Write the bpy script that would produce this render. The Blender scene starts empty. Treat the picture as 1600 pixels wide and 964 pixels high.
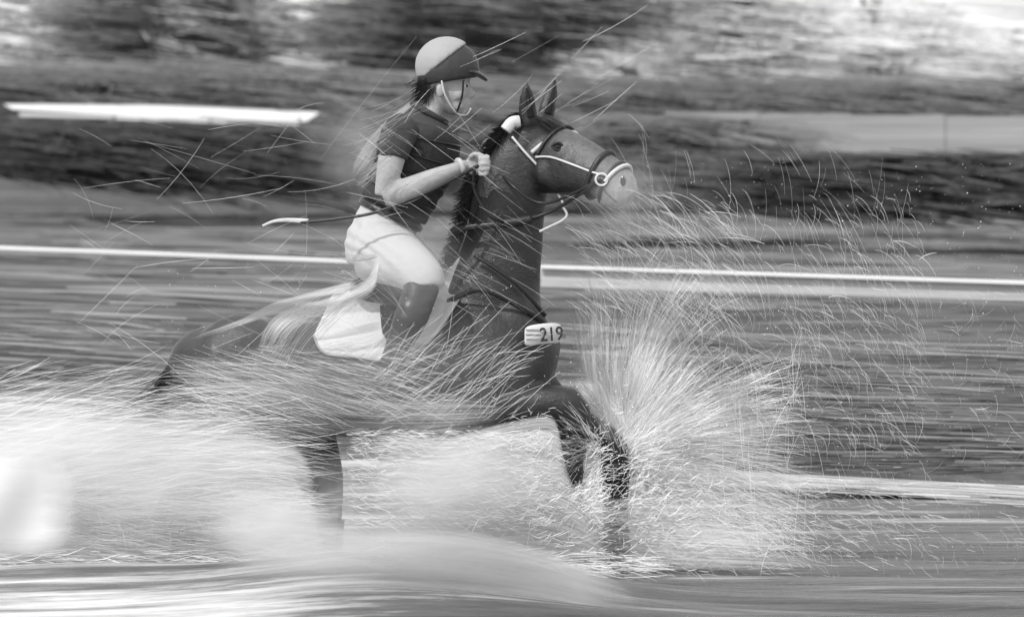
import bpy, bmesh, math, random
import numpy as np
from mathutils import Vector, Matrix

random.seed(7); RNG = np.random.default_rng(7)
SC = bpy.context.scene
COL = SC.collection

# ------------------------------------------------------------------ camera, sky, sun, exposure
CAM_D, CAM_H, PPM = 16.0, 1.75, 360.0          # metres to the horse, eye height over the water, photo pixels per metre there
cam = bpy.data.cameras.new("camera"); cam_ob = bpy.data.objects.new("camera", cam); COL.objects.link(cam_ob)
cam_ob.location = (0, -CAM_D, CAM_H); cam_ob.rotation_euler = (math.radians(90), 0, 0)
cam.sensor_width = 36; cam.lens = 36 * CAM_D / (1600 / PPM)
cam.shift_y = -(482 - 250) / 1600
cam.clip_start = 0.5; cam.clip_end = 3000
cam.dof.use_dof = True; cam.dof.focus_distance = CAM_D - .2; cam.dof.aperture_fstop = 3.2
SC.camera = cam_ob
SUN_EL, SUN_AZ = math.radians(48), math.radians(222)     # azimuth clockwise from +Y: high sun behind the camera's left shoulder
world = bpy.data.worlds.new("World"); SC.world = world; world.use_nodes = True
wn = world.node_tree; bgn = wn.nodes["Background"]
sky = wn.nodes.new("ShaderNodeTexSky"); sky.sky_type = 'NISHITA'; sky.sun_disc = False
sky.sun_elevation = SUN_EL; sky.sun_rotation = SUN_AZ; sky.dust_density = 4.0; sky.air_density = 1.3
bw = wn.nodes.new("ShaderNodeRGBToBW")                    # black-and-white photograph: neutral sky light
wn.links.new(sky.outputs[0], bw.inputs[0]); # thin bright cloud over most of the sky
ctc = wn.nodes.new("ShaderNodeTexCoord"); cmp_ = wn.nodes.new("ShaderNodeMapping"); cmp_.inputs["Scale"].default_value = (1.6, 1.6, 7)
cno = wn.nodes.new("ShaderNodeTexNoise"); cno.inputs["Scale"].default_value = 1.4; cno.inputs["Detail"].default_value = 6
wn.links.new(ctc.outputs["Generated"], cmp_.inputs[0]); wn.links.new(cmp_.outputs[0], cno.inputs[0])
crm = wn.nodes.new("ShaderNodeValToRGB"); crm.color_ramp.elements[0].position = .3; crm.color_ramp.elements[0].color = (.45, .45, .45, 1)
crm.color_ramp.elements[1].position = .62; crm.color_ramp.elements[1].color = (.95, .95, .95, 1); wn.links.new(cno.outputs[0], crm.inputs[0])
cmx = wn.nodes.new("ShaderNodeMix"); cmx.data_type = 'RGBA'; cmx.inputs[7].default_value = (8, 8, 8, 1)
wn.links.new(crm.outputs[0], cmx.inputs[0]); wn.links.new(bw.outputs[0], cmx.inputs[6]); wn.links.new(cmx.outputs[2], bgn.inputs[0])
bgn.inputs[1].default_value = 0.12
sun = bpy.data.lights.new("sun", 'SUN'); sun.energy = 2.0; sun.angle = math.radians(0.6); sun.color = (1, 1, 1)
sun_ob = bpy.data.objects.new("sun", sun); COL.objects.link(sun_ob)
sd = Vector((math.sin(SUN_AZ) * math.cos(SUN_EL), math.cos(SUN_AZ) * math.cos(SUN_EL), math.sin(SUN_EL)))
sun_ob.rotation_euler = sd.to_track_quat('Z', 'Y').to_euler(); sun_ob.location = sd * 30
SC.view_settings.view_transform = 'Standard'; SC.view_settings.look = 'None'
SC.view_settings.exposure = 0.27; SC.view_settings.gamma = 1.0
SC.render.resolution_x = 1024; SC.render.resolution_y = 616
SC.cycles.transparent_max_bounces = 24

# ------------------------------------------------------------------ helpers
def W(px, py, Y=0.0):
    k = (Y + CAM_D) / CAM_D / PPM
    return Vector(((px - 800) * k, Y, CAM_H - (py - 250) * k))
def Warr(px, py, Y):
    k = (Y + CAM_D) / CAM_D / PPM
    return np.stack([(px - 800) * k, Y, CAM_H - (py - 250) * k], -1)
def U(v): return v / PPM

def tag(o, label=None, cat=None, group=None, kind=None):
    if label: o["label"] = label
    if cat: o["category"] = cat
    if group: o["group"] = group
    if kind: o["kind"] = kind
    return o
def link(name, me, mat=None, parent=None):
    if mat is not None and not me.materials: me.materials.append(mat)
    o = bpy.data.objects.new(name, me); COL.objects.link(o)
    if parent is not None: o.parent = parent; o.matrix_parent_inverse = parent.matrix_world.inverted()
    return o
def empty(name, loc):
    o = bpy.data.objects.new(name, None); COL.objects.link(o); o.location = loc
    o.matrix_world = Matrix.Translation(loc)
    return o
def mesh_np(name, verts, quads, smooth=True, attr=None, uv=None):
    me = bpy.data.meshes.new(name)
    nv, nf = len(verts), len(quads)
    me.vertices.add(nv); me.vertices.foreach_set("co", np.asarray(verts, np.float32).ravel())
    me.loops.add(nf * 4); me.loops.foreach_set("vertex_index", np.asarray(quads, np.int32).ravel())
    me.polygons.add(nf); me.polygons.foreach_set("loop_start", np.arange(0, nf * 4, 4, dtype=np.int32))
    me.polygons.foreach_set("loop_total", np.full(nf, 4, np.int32))
    me.polygons.foreach_set("use_smooth", np.full(nf, smooth))
    if attr is not None:
        a = me.attributes.new("shade", 'FLOAT', 'POINT'); a.data.foreach_set("value", np.asarray(attr, np.float32))
    if uv is not None:
        l = me.uv_layers.new(name="flow"); l.data.foreach_set("uv", np.asarray(uv, np.float32)[np.asarray(quads).ravel()].ravel())
    me.update(calc_edges=True); me.validate()
    return me

# ---- materials
def mat_new(name):
    m = bpy.data.materials.new(name); m.use_nodes = True
    return m, m.node_tree, m.node_tree.nodes["Principled BSDF"]
def coords(nt, scale, kind="Object"):
    tc = nt.nodes.new("ShaderNodeTexCoord"); mp = nt.nodes.new("ShaderNodeMapping")
    mp.inputs["Scale"].default_value = scale
    nt.links.new(tc.outputs[kind], mp.inputs[0]); return mp
def noise(nt, scale3, detail=4, rough=.6, kind="Object", dist=0):
    n = nt.nodes.new("ShaderNodeTexNoise"); n.inputs["Scale"].default_value = 1; n.inputs["Detail"].default_value = detail
    n.inputs["Roughness"].default_value = rough; n.inputs["Distortion"].default_value = dist
    nt.links.new(coords(nt, scale3, kind).outputs[0], n.inputs[0]); return n
def ramp(nt, src, stops):
    r = nt.nodes.new("ShaderNodeValToRGB")
    while len(r.color_ramp.elements) < len(stops): r.color_ramp.elements.new(.5)
    for e, (p, v) in zip(r.color_ramp.elements, stops): e.position = p; e.color = (v, v, v, 1)
    nt.links.new(src, r.inputs[0]); return r
def mathn(nt, op, a, b=None, clamp=False):
    n = nt.nodes.new("ShaderNodeMath"); n.operation = op; n.use_clamp = clamp
    for i, v in enumerate((a, b)):
        if v is None: continue
        if isinstance(v, (int, float)): n.inputs[i].default_value = v
        else: nt.links.new(v, n.inputs[i])
    return n.outputs[0]
def plain(name, v, rough=.6, vary=.15, sc=(14, 14, 14), bump=.15, spec=.4, sheen=0, bsc=None):
    m, nt, b = mat_new(name)
    n = noise(nt, sc, 5, .65)
    r = ramp(nt, n.outputs[0], [(.25, v * (1 - vary)), (.75, v * (1 + vary))])
    nt.links.new(r.outputs[0], b.inputs["Base Color"])
    b.inputs["Roughness"].default_value = rough; b.inputs["Specular IOR Level"].default_value = spec
    if sheen: b.inputs["Sheen Weight"].default_value = sheen
    if bump:
        n2 = noise(nt, bsc or tuple(s * 4 for s in sc), 3, .6)
        bp = nt.nodes.new("ShaderNodeBump"); bp.inputs["Strength"].default_value = bump; bp.inputs["Distance"].default_value = .01
        nt.links.new(n2.outputs[0], bp.inputs["Height"]); nt.links.new(bp.outputs[0], b.inputs["Normal"])
    return m
def shaded(name, lo, hi, rough=.7, spec=.2, transl=0):
    """base colour from the per-strand 'shade' attribute"""
    m, nt, b = mat_new(name)
    a = nt.nodes.new("ShaderNodeAttribute"); a.attribute_name = "shade"
    r = ramp(nt, a.outputs["Fac"], [(0, lo), (1, hi)])
    nt.links.new(r.outputs[0], b.inputs["Base Color"])
    b.inputs["Roughness"].default_value = rough; b.inputs["Specular IOR Level"].default_value = spec
    if transl:
        t = nt.nodes.new("ShaderNodeBsdfTranslucent"); nt.links.new(r.outputs[0], t.inputs[0])
        mx = nt.nodes.new("ShaderNodeMixShader"); mx.inputs[0].default_value = transl
        nt.links.new(b.outputs[0], mx.inputs[1]); nt.links.new(t.outputs[0], mx.inputs[2])
        nt.links.new(mx.outputs[0], nt.nodes["Material Output"].inputs[0])
    return m
def coat_mat():
    m, nt, b = mat_new("wet_bay_coat")
    a = nt.nodes.new("ShaderNodeAttribute"); a.attribute_name = "shade"
    n = noise(nt, (5, 5, 9), 5, .7)
    base = ramp(nt, n.outputs[0], [(.3, .012), (.7, .032)])
    n3 = noise(nt, (60, 60, 26), 3, .6)
    mx = nt.nodes.new("ShaderNodeMix"); mx.data_type = 'RGBA'
    nt.links.new(a.outputs["Fac"], mx.inputs[0]); nt.links.new(base.outputs[0], mx.inputs[6])
    pale = ramp(nt, n3.outputs[0], [(.25, .16), (.8, .34)]); nt.links.new(pale.outputs[0], mx.inputs[7])
    nt.links.new(mx.outputs[2], b.inputs["Base Color"])
    rg = ramp(nt, n.outputs[0], [(.3, .26), (.7, .55)]); nt.links.new(rg.outputs[0], b.inputs["Roughness"]); b.inputs["Specular IOR Level"].default_value = .6
    bp = nt.nodes.new("ShaderNodeBump"); bp.inputs["Strength"].default_value = .35; bp.inputs["Distance"].default_value = .008
    n2 = noise(nt, (45, 45, 160), 4, .7); n4 = noise(nt, (13, 13, 13), 5, .65); b2_ = nt.nodes.new("ShaderNodeBump"); b2_.inputs["Strength"].default_value = .45; b2_.inputs["Distance"].default_value = .02
    nt.links.new(n4.outputs[0], b2_.inputs["Height"]); nt.links.new(b2_.outputs[0], bp.inputs["Normal"])
    nt.links.new(n2.outputs[0], bp.inputs["Height"]); nt.links.new(bp.outputs[0], b.inputs["Normal"])
    return m
def streak(name, lo, hi, scale, lo2=None, rough=.9, detail=6, big=(.25, .5, .5), bigv=.35, stops=(.36, .66)):
    m, nt, b = mat_new(name)
    n = noise(nt, scale, detail, .7)
    r = ramp(nt, n.outputs[0], [(stops[0], lo), (stops[1], hi)])
    nb = noise(nt, big, 3, .5)
    rb = ramp(nt, nb.outputs[0], [(.3, 1 - bigv), (.7, 1 + bigv)])
    mx = nt.nodes.new("ShaderNodeMix"); mx.data_type = 'RGBA'; mx.blend_type = 'MULTIPLY'; mx.inputs[0].default_value = 1
    nt.links.new(r.outputs[0], mx.inputs[6]); nt.links.new(rb.outputs[0], mx.inputs[7])
    nt.links.new(mx.outputs[2], b.inputs["Base Color"])
    b.inputs["Roughness"].default_value = rough; b.inputs["Specular IOR Level"].default_value = .15
    return m
def sheet_mat(name, alpha, lo=.55, hi=.9, su=3, sv=60, cut=(.3, .62), edge=.22, fill=1.3, rag=2.6):
    """thrown water: white foam in threads along the flow, thinning out to nothing at its rims"""
    m, nt, b = mat_new(name)
    tc = nt.nodes.new("ShaderNodeTexCoord")
    n = noise(nt, (su, sv, 1), 8, .72, "UV", .25)
    n2 = noise(nt, (su * .6, sv * .12, 1), 3, .55, "UV", .3)
    sep = nt.nodes.new("ShaderNodeSeparateXYZ"); nt.links.new(tc.outputs["UV"], sep.inputs[0])
    def edgef(o):
        a = mathn(nt, 'MULTIPLY', o, 1 / edge, True); c = mathn(nt, 'MULTIPLY', mathn(nt, 'SUBTRACT', 1.0, o), 1 / edge, True)
        p = mathn(nt, 'MULTIPLY', a, c); return mathn(nt, 'SMOOTH_MIN', p, 1.0) if False else p
    a = nt.nodes.new("ShaderNodeAttribute"); a.attribute_name = "shade"
    e = a.outputs["Fac"]
    th = ramp(nt, n.outputs[0], [(cut[0], 0.0), (cut[1], 1.0)])
    t2 = ramp(nt, n2.outputs[0], [(.3, .25), (.62, 1.0)])
    q = mathn(nt, 'SUBTRACT', n.outputs[0], .5); q2 = mathn(nt, 'SUBTRACT', n2.outputs[0], .5)
    q = mathn(nt, 'ADD', mathn(nt, 'MULTIPLY', q, rag), mathn(nt, 'MULTIPLY', q2, rag * .6))
    k = mathn(nt, 'MULTIPLY', mathn(nt, 'ADD', mathn(nt, 'MULTIPLY', e, fill), q), 1.0, True)
    k = mathn(nt, 'MULTIPLY', mathn(nt, 'MULTIPLY', k, mathn(nt, 'MULTIPLY', e, 4.0, True)), alpha, True)
    col = ramp(nt, n.outputs[0], [(.3, lo), (.7, hi)])
    nt.links.new(col.outputs[0], b.inputs["Base Color"]); b.inputs["Roughness"].default_value = .5
    b.inputs["Specular IOR Level"].default_value = .2
    t = nt.nodes.new("ShaderNodeBsdfTranslucent"); nt.links.new(col.outputs[0], t.inputs[0])
    mx = nt.nodes.new("ShaderNodeMixShader"); mx.inputs[0].default_value = .2
    nt.links.new(b.outputs[0], mx.inputs[1]); nt.links.new(t.outputs[0], mx.inputs[2])
    tr = nt.nodes.new("ShaderNodeBsdfTransparent"); m2 = nt.nodes.new("ShaderNodeMixShader")
    nt.links.new(k, m2.inputs[0]); nt.links.new(tr.outputs[0], m2.inputs[1]); nt.links.new(mx.outputs[0], m2.inputs[2])
    nt.links.new(m2.outputs[0], nt.nodes["Material Output"].inputs[0])
    return m

M = dict(
    coat=coat_mat(), hair=shaded("horse_hair", .015, .06, .5, .4), hoof=plain("hoof", .05, .5),
    leather=plain("black_leather", .018, .38, .2, (20, 20, 20), .2, .5), pale_strap=plain("pale_strap", .62, .5),
    metal=plain("steel_bit", .7, .2, .05), pad=plain("white_saddle_cloth", .6, .85, .06, (9, 9, 9), .5, .2, bsc=(70, 70, 70)),
    padtrim=plain("grey_binding", .35, .7), skin=plain('skin', .40, .55, .14, (16, 16, 16), .25, .35),
    breech=plain("cream_breeches", .5, .8, .05, (10, 10, 10), .35, .2, bsc=(9, 9, 22)), vest=plain("dark_body_protector", .035, .75, .3, (25, 25, 25), .3),
    shirt=plain("dark_shirt", .05, .85, .2, (12, 12, 12), .4), boot=plain("black_boot", .02, .35, .2),
    helmet=plain("dark_helmet", .04, .45, .2), silk=plain("white_helmet_top", .36, .6, .05), glove=plain("pale_glove", .5, .8),
    lip=plain('lips', .22, .4), eyewhite=plain('eye_white', .6, .2), eye=plain("eye_gloss", .01, .1, 0, bump=0), white=plain("white_paint", .78, .6, .06, (2, 2, 2), .1),
    digits=plain("black_digits", .03, .7), num=plain("number_bib", .66, .7, .05),
)

# ---- lofts
def cr(pts, t):
    n = len(pts) - 1; t = max(0, min(n - 1e-6, t)); i = int(t); f = t - i
    p0 = pts[max(i - 1, 0)]; p1 = pts[i]; p2 = pts[i + 1]; p3 = pts[min(i + 2, n)]
    return .5 * ((2 * p1) + (p2 - p0) * f + (2 * p0 - 5 * p1 + 4 * p2 - p3) * f * f + (3 * p1 - p0 - 3 * p2 + p3) * f ** 3)
class Loft:
    """tube through sections (px, py, Y metres, a in-plane px, b lateral px)"""
    def __init__(s, secs):
        s.p = [np.array(list(W(q[0], q[1], 0)[:]), float) for q in secs]
        for q, v in zip(secs, s.p): v[1] = q[2]
        s.r = [np.array([U(q[3]), U(q[4])]) for q in secs]; s.n = len(secs) - 1
    def frame(s, t):
        c = cr(s.p, t); d = cr(s.p, t + .04) - cr(s.p, t - .04); d /= np.linalg.norm(d) + 1e-9
        lat = np.array([0, 1., 0]); lat = lat - d * d.dot(lat); lat /= np.linalg.norm(lat) + 1e-9
        up = np.cross(d, lat); r = np.maximum(cr(s.r, t), .002); return c, d, lat, up, r
    def at(s, t, th, off=0):
        """th 0 = 'up' side of the section, 90 = far side, -90 = side towards the camera"""
        c, d, lat, up, r = s.frame(t)
        return Vector(c + up * math.cos(th) * (r[0] + off) + lat * math.sin(th) * (r[1] + off))
    def add(s, bm, seg=20, per=5, t0=0, t1=None, off=0):
        t1 = s.n if t1 is None else t1; N = max(2, int((t1 - t0) * per)); rings = []
        for i in range(N + 1):
            t = t0 + (t1 - t0) * i / N
            rings.append([bm.verts.new(s.at(t, 2 * math.pi * k / seg, off)) for k in range(seg)])
        for a, b in zip(rings, rings[1:]):
            for k in range(seg): bm.faces.new((a[k], a[(k + 1) % seg], b[(k + 1) % seg], b[k]))
        bm.faces.new(rings[0][::-1]); bm.faces.new(rings[-1])
def ball(bm, c, r):
    m = Matrix.Translation(c) @ Matrix.Diagonal((r[0], r[1], r[2], 1))
    bmesh.ops.create_uvsphere(bm, u_segments=20, v_segments=12, radius=1, matrix=m)
def remeshed(name, bm, voxel, smooth=6, fac=.5):
    bmesh.ops.recalc_face_normals(bm, faces=bm.faces[:])
    me = bpy.data.meshes.new(name); bm.to_mesh(me); bm.free()
    o = bpy.data.objects.new("tmp", me); COL.objects.link(o)
    r = o.modifiers.new("r", 'REMESH'); r.mode = 'VOXEL'; r.voxel_size = voxel; r.use_smooth_shade = True
    if smooth: s = o.modifiers.new("s", 'SMOOTH'); s.factor = fac; s.iterations = smooth
    dg = bpy.context.evaluated_depsgraph_get(); dg.update()
    out = bpy.data.meshes.new_from_object(o.evaluated_get(dg)); out.name = name
    bpy.data.objects.remove(o); out.polygons.foreach_set("use_smooth", [True] * len(out.polygons))
    return out
def tube_mesh(name, pts, r, seg=8, flat=1.0, nrm=None, taper=None):
    """strap / cord through points, r radius in metres, flat<1 squashes along nrm"""
    P = [np.array(p, float) for p in pts]; N = (len(P) - 1) * 6; bm = bmesh.new(); rings = []
    for i in range(N + 1):
        t = i / 6; c = cr(P, t); d = cr(P, t + .05) - cr(P, t - .05); d /= np.linalg.norm(d) + 1e-9
        n = np.array(nrm if nrm is not None else (0, 1, 0), float); n -= d * d.dot(n); n /= np.linalg.norm(n) + 1e-9
        u = np.cross(n, d); rr = r * (1 if taper is None else (1 + (taper - 1) * i / N))
        rings.append([bm.verts.new(c + u * rr * math.cos(2 * math.pi * k / seg) + n * rr * flat * math.sin(2 * math.pi * k / seg)) for k in range(seg)])
    for a, b in zip(rings, rings[1:]):
        for k in range(seg): bm.faces.new((a[k], a[(k + 1) % seg], b[(k + 1) % seg], b[k]))
    bm.faces.new(rings[0][::-1]); bm.faces.new(rings[-1])
    bmesh.ops.recalc_face_normals(bm, faces=bm.faces[:])
    me = bpy.data.meshes.new(name); bm.to_mesh(me); bm.free()
    me.polygons.foreach_set("use_smooth", [True] * len(me.polygons)); return me
def box_mesh(name, c, s, bevel=.01, rot=0):
    bm = bmesh.new(); bmesh.ops.create_cube(bm, size=1, matrix=Matrix.Translation(c) @ Matrix.Rotation(rot, 4, 'Y') @ Matrix.Diagonal((s[0], s[1], s[2], 1)))
    if bevel: bmesh.ops.bevel(bm, geom=bm.edges[:], offset=bevel, segments=2, affect='EDGES')
    me = bpy.data.meshes.new(name); bm.to_mesh(me); bm.free(); return me

# ---- strands: thousands of thin tapered three-sided threads in one mesh
def strands(p0, d, L, curv, r, K=4, shade=None, tip=.25):
    """p0 (N,3), d (N,3) unit, L (N), curv (N,3) offset at the end of the thread, r (N) thickest radius"""
    N = len(p0); t = np.linspace(0, 1, K)[None, :, None]
    P = p0[:, None] + d[:, None] * (L[:, None, None] * t) + curv[:, None] * t * t
    T = np.gradient(P, axis=1); T /= np.linalg.norm(T, axis=2, keepdims=True) + 1e-9
    ref = np.zeros_like(T); ref[..., 1] = 1; A = np.cross(T, ref); A /= np.linalg.norm(A, axis=2, keepdims=True) + 1e-6
    B = np.cross(T, A); prof = (tip + (1 - tip) * np.sin(np.linspace(.12, .88, K) * math.pi))[None, :, None]
    R = r[:, None, None] * prof; V = []
    for k in range(3):
        a = 2 * math.pi * k / 3; V.append(P + A * R * math.cos(a) + B * R * math.sin(a))
    V = np.stack(V, 2).reshape(-1, 3)
    base = (np.arange(N) * K * 3)[:, None, None] + (np.arange(K - 1) * 3)[None, :, None]
    k = np.arange(3)[None, None]; k2 = (k + 1) % 3
    Q = np.stack([base + k, base + k2, base + 3 + k2, base + 3 + k], -1).reshape(-1, 4)
    sh = None if shade is None else np.repeat(shade, K * 3)
    return V, Q, sh
class Bag:
    def __init__(s): s.V, s.Q, s.S, s.n = [], [], [], 0
    def add(s, V, Q, S):
        s.V.append(V); s.Q.append(Q + s.n); s.n += len(V); s.S.append(np.ones(len(V)) if S is None else S)
    def build(s, name, mat, parent=None):
        return link(name, mesh_np(name, np.concatenate(s.V), np.concatenate(s.Q), False, np.concatenate(s.S)), mat, parent)
def px_strands(bag, px, py, Y, ang, Lpx, bend, rmm, shade=None, yd=.15, K=4):
    """threads given where they start in the plane at depth Y; ang degrees up from +X, bend = sideways offset as a share of length"""
    N = len(px); a = np.radians(ang); k = (Y + CAM_D) / CAM_D / PPM
    p0 = Warr(px, py, Y); L = Lpx * k
    d = np.stack([np.cos(a), RNG.normal(0, yd, N), np.sin(a)], -1); d /= np.linalg.norm(d, axis=1, keepdims=True)
    c = np.stack([np.sin(a), np.zeros(N), -np.cos(a)], -1) * (bend * L)[:, None]
    bag.add(*strands(p0, d, L, c, np.asarray(rmm) / 1000 * np.ones(N), K, shade if shade is not None else RNG.random(N)))

# ================================================================== SETTING
def shore(X): return 5.0 - .62 * X                       # the far waterline runs obliquely, nearer on the right
def ground_z(X, Y):
    s = Y - shore(X)
    b = np.interp(s, [-60, -1.2, 0, .5, 1.6, 3.0, 40, 70, 130, 900], [-.45, -.4, -.03, .2, .42, .56, .75, 1.6, 3.2, 14])
    return b + .02 * np.sin(X * 1.7 + Y) * (s > 0)
gx = np.concatenate([np.linspace(-160, -12, 20), np.linspace(-11, 11, 90), np.linspace(12, 160, 20)])
gy = np.concatenate([np.linspace(-18, 2, 12), np.linspace(2.3, 14, 90), np.linspace(15, 60, 40), np.linspace(65, 900, 30)])
GX, GY = np.meshgrid(gx, gy); GXc = np.clip(GX, -6, 6)
GZ = ground_z(GXc, GY) + RNG.normal(0, .012, GX.shape)
ny, nx = GX.shape; idx = np.arange(ny * nx).reshape(ny, nx)
Q = np.stack([idx[:-1, :-1], idx[:-1, 1:], idx[1:, 1:], idx[1:, :-1]], -1).reshape(-1, 4)
M['ground'] = streak("combed_meadow_grass", .05, .17, (.25, 4, 24), bigv=.45, big=(.12, .5, 2.4))
g = link("ground", mesh_np("ground", np.stack([GX, GY, GZ], -1).reshape(-1, 3), Q), M['ground'])
tag(g, "grey meadow and grassy bank beyond the water", "ground", kind="structure")

# water sheet with long low ripples
def ripple(X, Y):
    z = .010 * np.sin(Y * 9 + X * .9 + .8 * np.sin(X * .7)) + .007 * np.sin(Y * 21 + X * 1.7 + 2 * np.sin(X * .9 + Y)) + .012 * np.sin(Y * 3.3 - X * .5)
    z += .17 * np.exp(-((X + .45) / .8) ** 2 - ((Y + 1.35) / .6) ** 2) + .10 * np.exp(-(((X + 1.9) / .8) ** 2 + ((Y + 1.2) / .4) ** 2))      # bow wave pushed out in front of the legs
    z += .03 * np.exp(-(((X + 1.6) / .9) ** 2 + ((Y + .9) / .4) ** 2))
    return z
wx = np.concatenate([np.linspace(-60, -4, 16), np.linspace(-3.8, 3.8, 260), np.linspace(4, 60, 16)])
wy = np.concatenate([np.linspace(-15.9, -3.2, 10), np.linspace(-3, 9, 330), np.linspace(9.5, 45, 12)])
WX, WY = np.meshgrid(wx, wy); WZ = ripple(WX, WY)
ny, nx = WX.shape; idx = np.arange(ny * nx).reshape(ny, nx)
Q = np.stack([idx[:-1, :-1], idx[:-1, 1:], idx[1:, 1:], idx[1:, :-1]], -1).reshape(-1, 4)
m, nt, b = mat_new("churned_water")
n = noise(nt, (.4, 6, 2), 7, .7, dist=.2); r = ramp(nt, n.outputs[0], [(.36, .035), (.56, .13), (.76, .8)])  # streak tones hold foam and also reflections put into the colour
nt.links.new(r.outputs[0], b.inputs["Base Color"])
rr = ramp(nt, n.outputs[0], [(.4, .12), (.7, .5)]); nt.links.new(rr.outputs[0], b.inputs["Roughness"])
b.inputs["Specular IOR Level"].default_value = .1
# foam spread over the churned wake around and behind the horse
sx = nt.nodes.new("ShaderNodeSeparateXYZ"); tcw = nt.nodes.new("ShaderNodeTexCoord"); nt.links.new(tcw.outputs["Object"], sx.inputs[0])
wk = nt.nodes.new("ShaderNodeMapRange"); wk.interpolation_type = 'SMOOTHSTEP'; wk.inputs[1].default_value = 1.4; wk.inputs[2].default_value = -2.6; nt.links.new(sx.outputs[0], wk.inputs[0])
fa = mathn(nt, 'ADD', n.outputs[0], mathn(nt, 'MULTIPLY', wk.outputs[0], .13)); nt.links.new(fa, r.inputs[0])
bp = nt.nodes.new("ShaderNodeBump"); bp.inputs["Strength"].default_value = .5; bp.inputs["Distance"].default_value = .03
n2 = noise(nt, (2.5, 26, 10), 4, .6); nt.links.new(n2.outputs[0], bp.inputs["Height"]); nt.links.new(bp.outputs[0], b.inputs["Normal"])
M['water'] = m
w = link("water", mesh_np("water", np.stack([WX, WY, WZ], -1).reshape(-1, 3), Q), m)
tag(w, "grey churned water with long streaks of foam and painted reflections", "water", kind="structure")

# lying grass stems on the bank and meadow
def lay(N, x0, x1, s0, s1, L, r, sh, lift=.03, rel=True, slope=0.0):
    X = RNG.uniform(x0, x1, N); S = RNG.uniform(s0, s1, N); Y = shore(X) + S if rel else S
    Z = ground_z(np.clip(X, -6, 6), Y) + RNG.uniform(0, lift, N)
    p = np.stack([X, Y, Z], -1); a = RNG.normal(slope, .012, N); q = RNG.normal(0, .06, N)
    d = np.stack([np.cos(q) * np.cos(a), np.sin(q) - .3 * np.cos(q), np.sin(a)], -1); d /= np.linalg.norm(d, axis=1, keepdims=True)
    Ls = RNG.uniform(*L, N); e = p + d * Ls[:, None]
    dz = ground_z(np.clip(e[:, 0], -6, 6), e[:, 1]) + .01 - e[:, 2]
    c = np.stack([np.zeros(N), np.zeros(N), dz * .9], -1)
    return strands(p, d, Ls, c, RNG.uniform(*r, N), 4, sh(N))
bag = Bag()
bag.add(*lay(14000, -6, 5, .1, 3.2, (.9, 3.6), (.002, .006), lambda n: RNG.beta(2, 4.5, n), .08, True, -.02))
bag.add(*lay(260, -6, 5, .2, 3.0, (.8, 2.6), (.003, .007), lambda n: RNG.uniform(.6, 1, n), .16, True, -.03))
def on_ground(px, py):                        # where the sight line through that height meets the bank or meadow
    for Y in np.arange(2.5, 150, .1):
        p = W(px, py, Y)
        if p.z < float(ground_z(max(-6, min(6, p.x)), Y)) + .03: return p
    return p
def stem(x0, y0, x1, y1, r, sh):             # single long pale stems one can pick out
    a_, b_ = on_ground(x0, y0), on_ground(x1, y1); d_ = np.array(b_ - a_); L_ = np.linalg.norm(d_)
    bag.add(*strands(np.array([a_[:]]), (d_ / L_)[None], np.array([L_]), np.zeros((1, 3)), np.array([r * (a_.y + 16) / 24]), 8, np.array([sh])))
for q in ((80, 486, 292, 498, .009, 1), (1365, 398, 1560, 408, .010, .9), (1345, 548, 1568, 566, .011, .95), (1300, 560, 1575, 577, .008, .9), (1180, 505, 1530, 500, .006, .8), (1120, 590, 1290, 596, .007, .8),
          (1230, 690, 1500, 700, .008, .6), (1420, 404, 1590, 410, .007, .9), (90, 455, 330, 462, .005, .7), (0, 552, 220, 560, .006, .8), (1000, 545, 1140, 552, .006, .8), (940, 500, 1100, 506, .005, .7), (1250, 620, 1420, 628, .006, .6)): stem(*q)
bag.add(*lay(5000, -12, 12, 13, 45, (.8, 4), (.006, .022), lambda n: RNG.beta(1.6, 2.6, n), .12, False))
M['grass'] = shaded("dry_grass_stems", .03, .34, .8)
o = bag.build("long_grass", M['grass']); tag(o, "long combed grass lying flat along the bank and meadow", "grass", kind="stuff")

# pale foam at the far waterline
bag = Bag(); N = 5200; X = RNG.uniform(.7, 4.5, N); o_ = RNG.normal(-.30, .20, N); Y = shore(X) + np.minimum(o_, -.02)
bag.add(*strands(np.stack([X, Y, .012 + RNG.random(N) * .03], -1), np.tile([[.85, -.52, 0]], (N, 1)) , RNG.uniform(.1, .8, N), np.zeros((N, 3)), RNG.uniform(.002, .006, N), 4, RNG.random(N)))
M['foam'] = shaded("foam", .15, .6, .6)
o = bag.build("shoreline_foam", M['foam']); tag(o, "pale foam line where the water meets the far bank", "foam", kind="stuff")

# ---- white rail on posts along the bank
def plank(name, a, b, h, th, mat, parent, lab=None):
    a, b = Vector(a), Vector(b); d = b - a; L = d.length; bm = bmesh.new()
    bmesh.ops.create_cube(bm, size=1, matrix=Matrix.Diagonal((L, th, h, 1)))
    bmesh.ops.bevel(bm, geom=bm.edges[:], offset=min(h, th) * .12, segments=1, affect='EDGES')
    bmesh.ops.transform(bm, verts=bm.verts, matrix=Matrix.Translation((a + b) / 2) @ d.to_track_quat('X', 'Z').to_matrix().to_4x4())
    me = bpy.data.meshes.new(name); bm.to_mesh(me); bm.free()
    o = link(name, me, mat, parent)
    if lab: o["label"] = lab
    return o
M['board'] = streak('weathered_board', .42, .6, (.6, 4, 40), bigv=.1)
fr = empty("rail_fence", W(840, 520, 9.5))
tag(fr, "white painted rail fence running along the top of the grassy bank", "fence")
plank("rail", W(-120, 383, 10.4), W(846, 420, 9.5), .03, .05, M['white'], fr, "slim white rail left of the horse")
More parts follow.
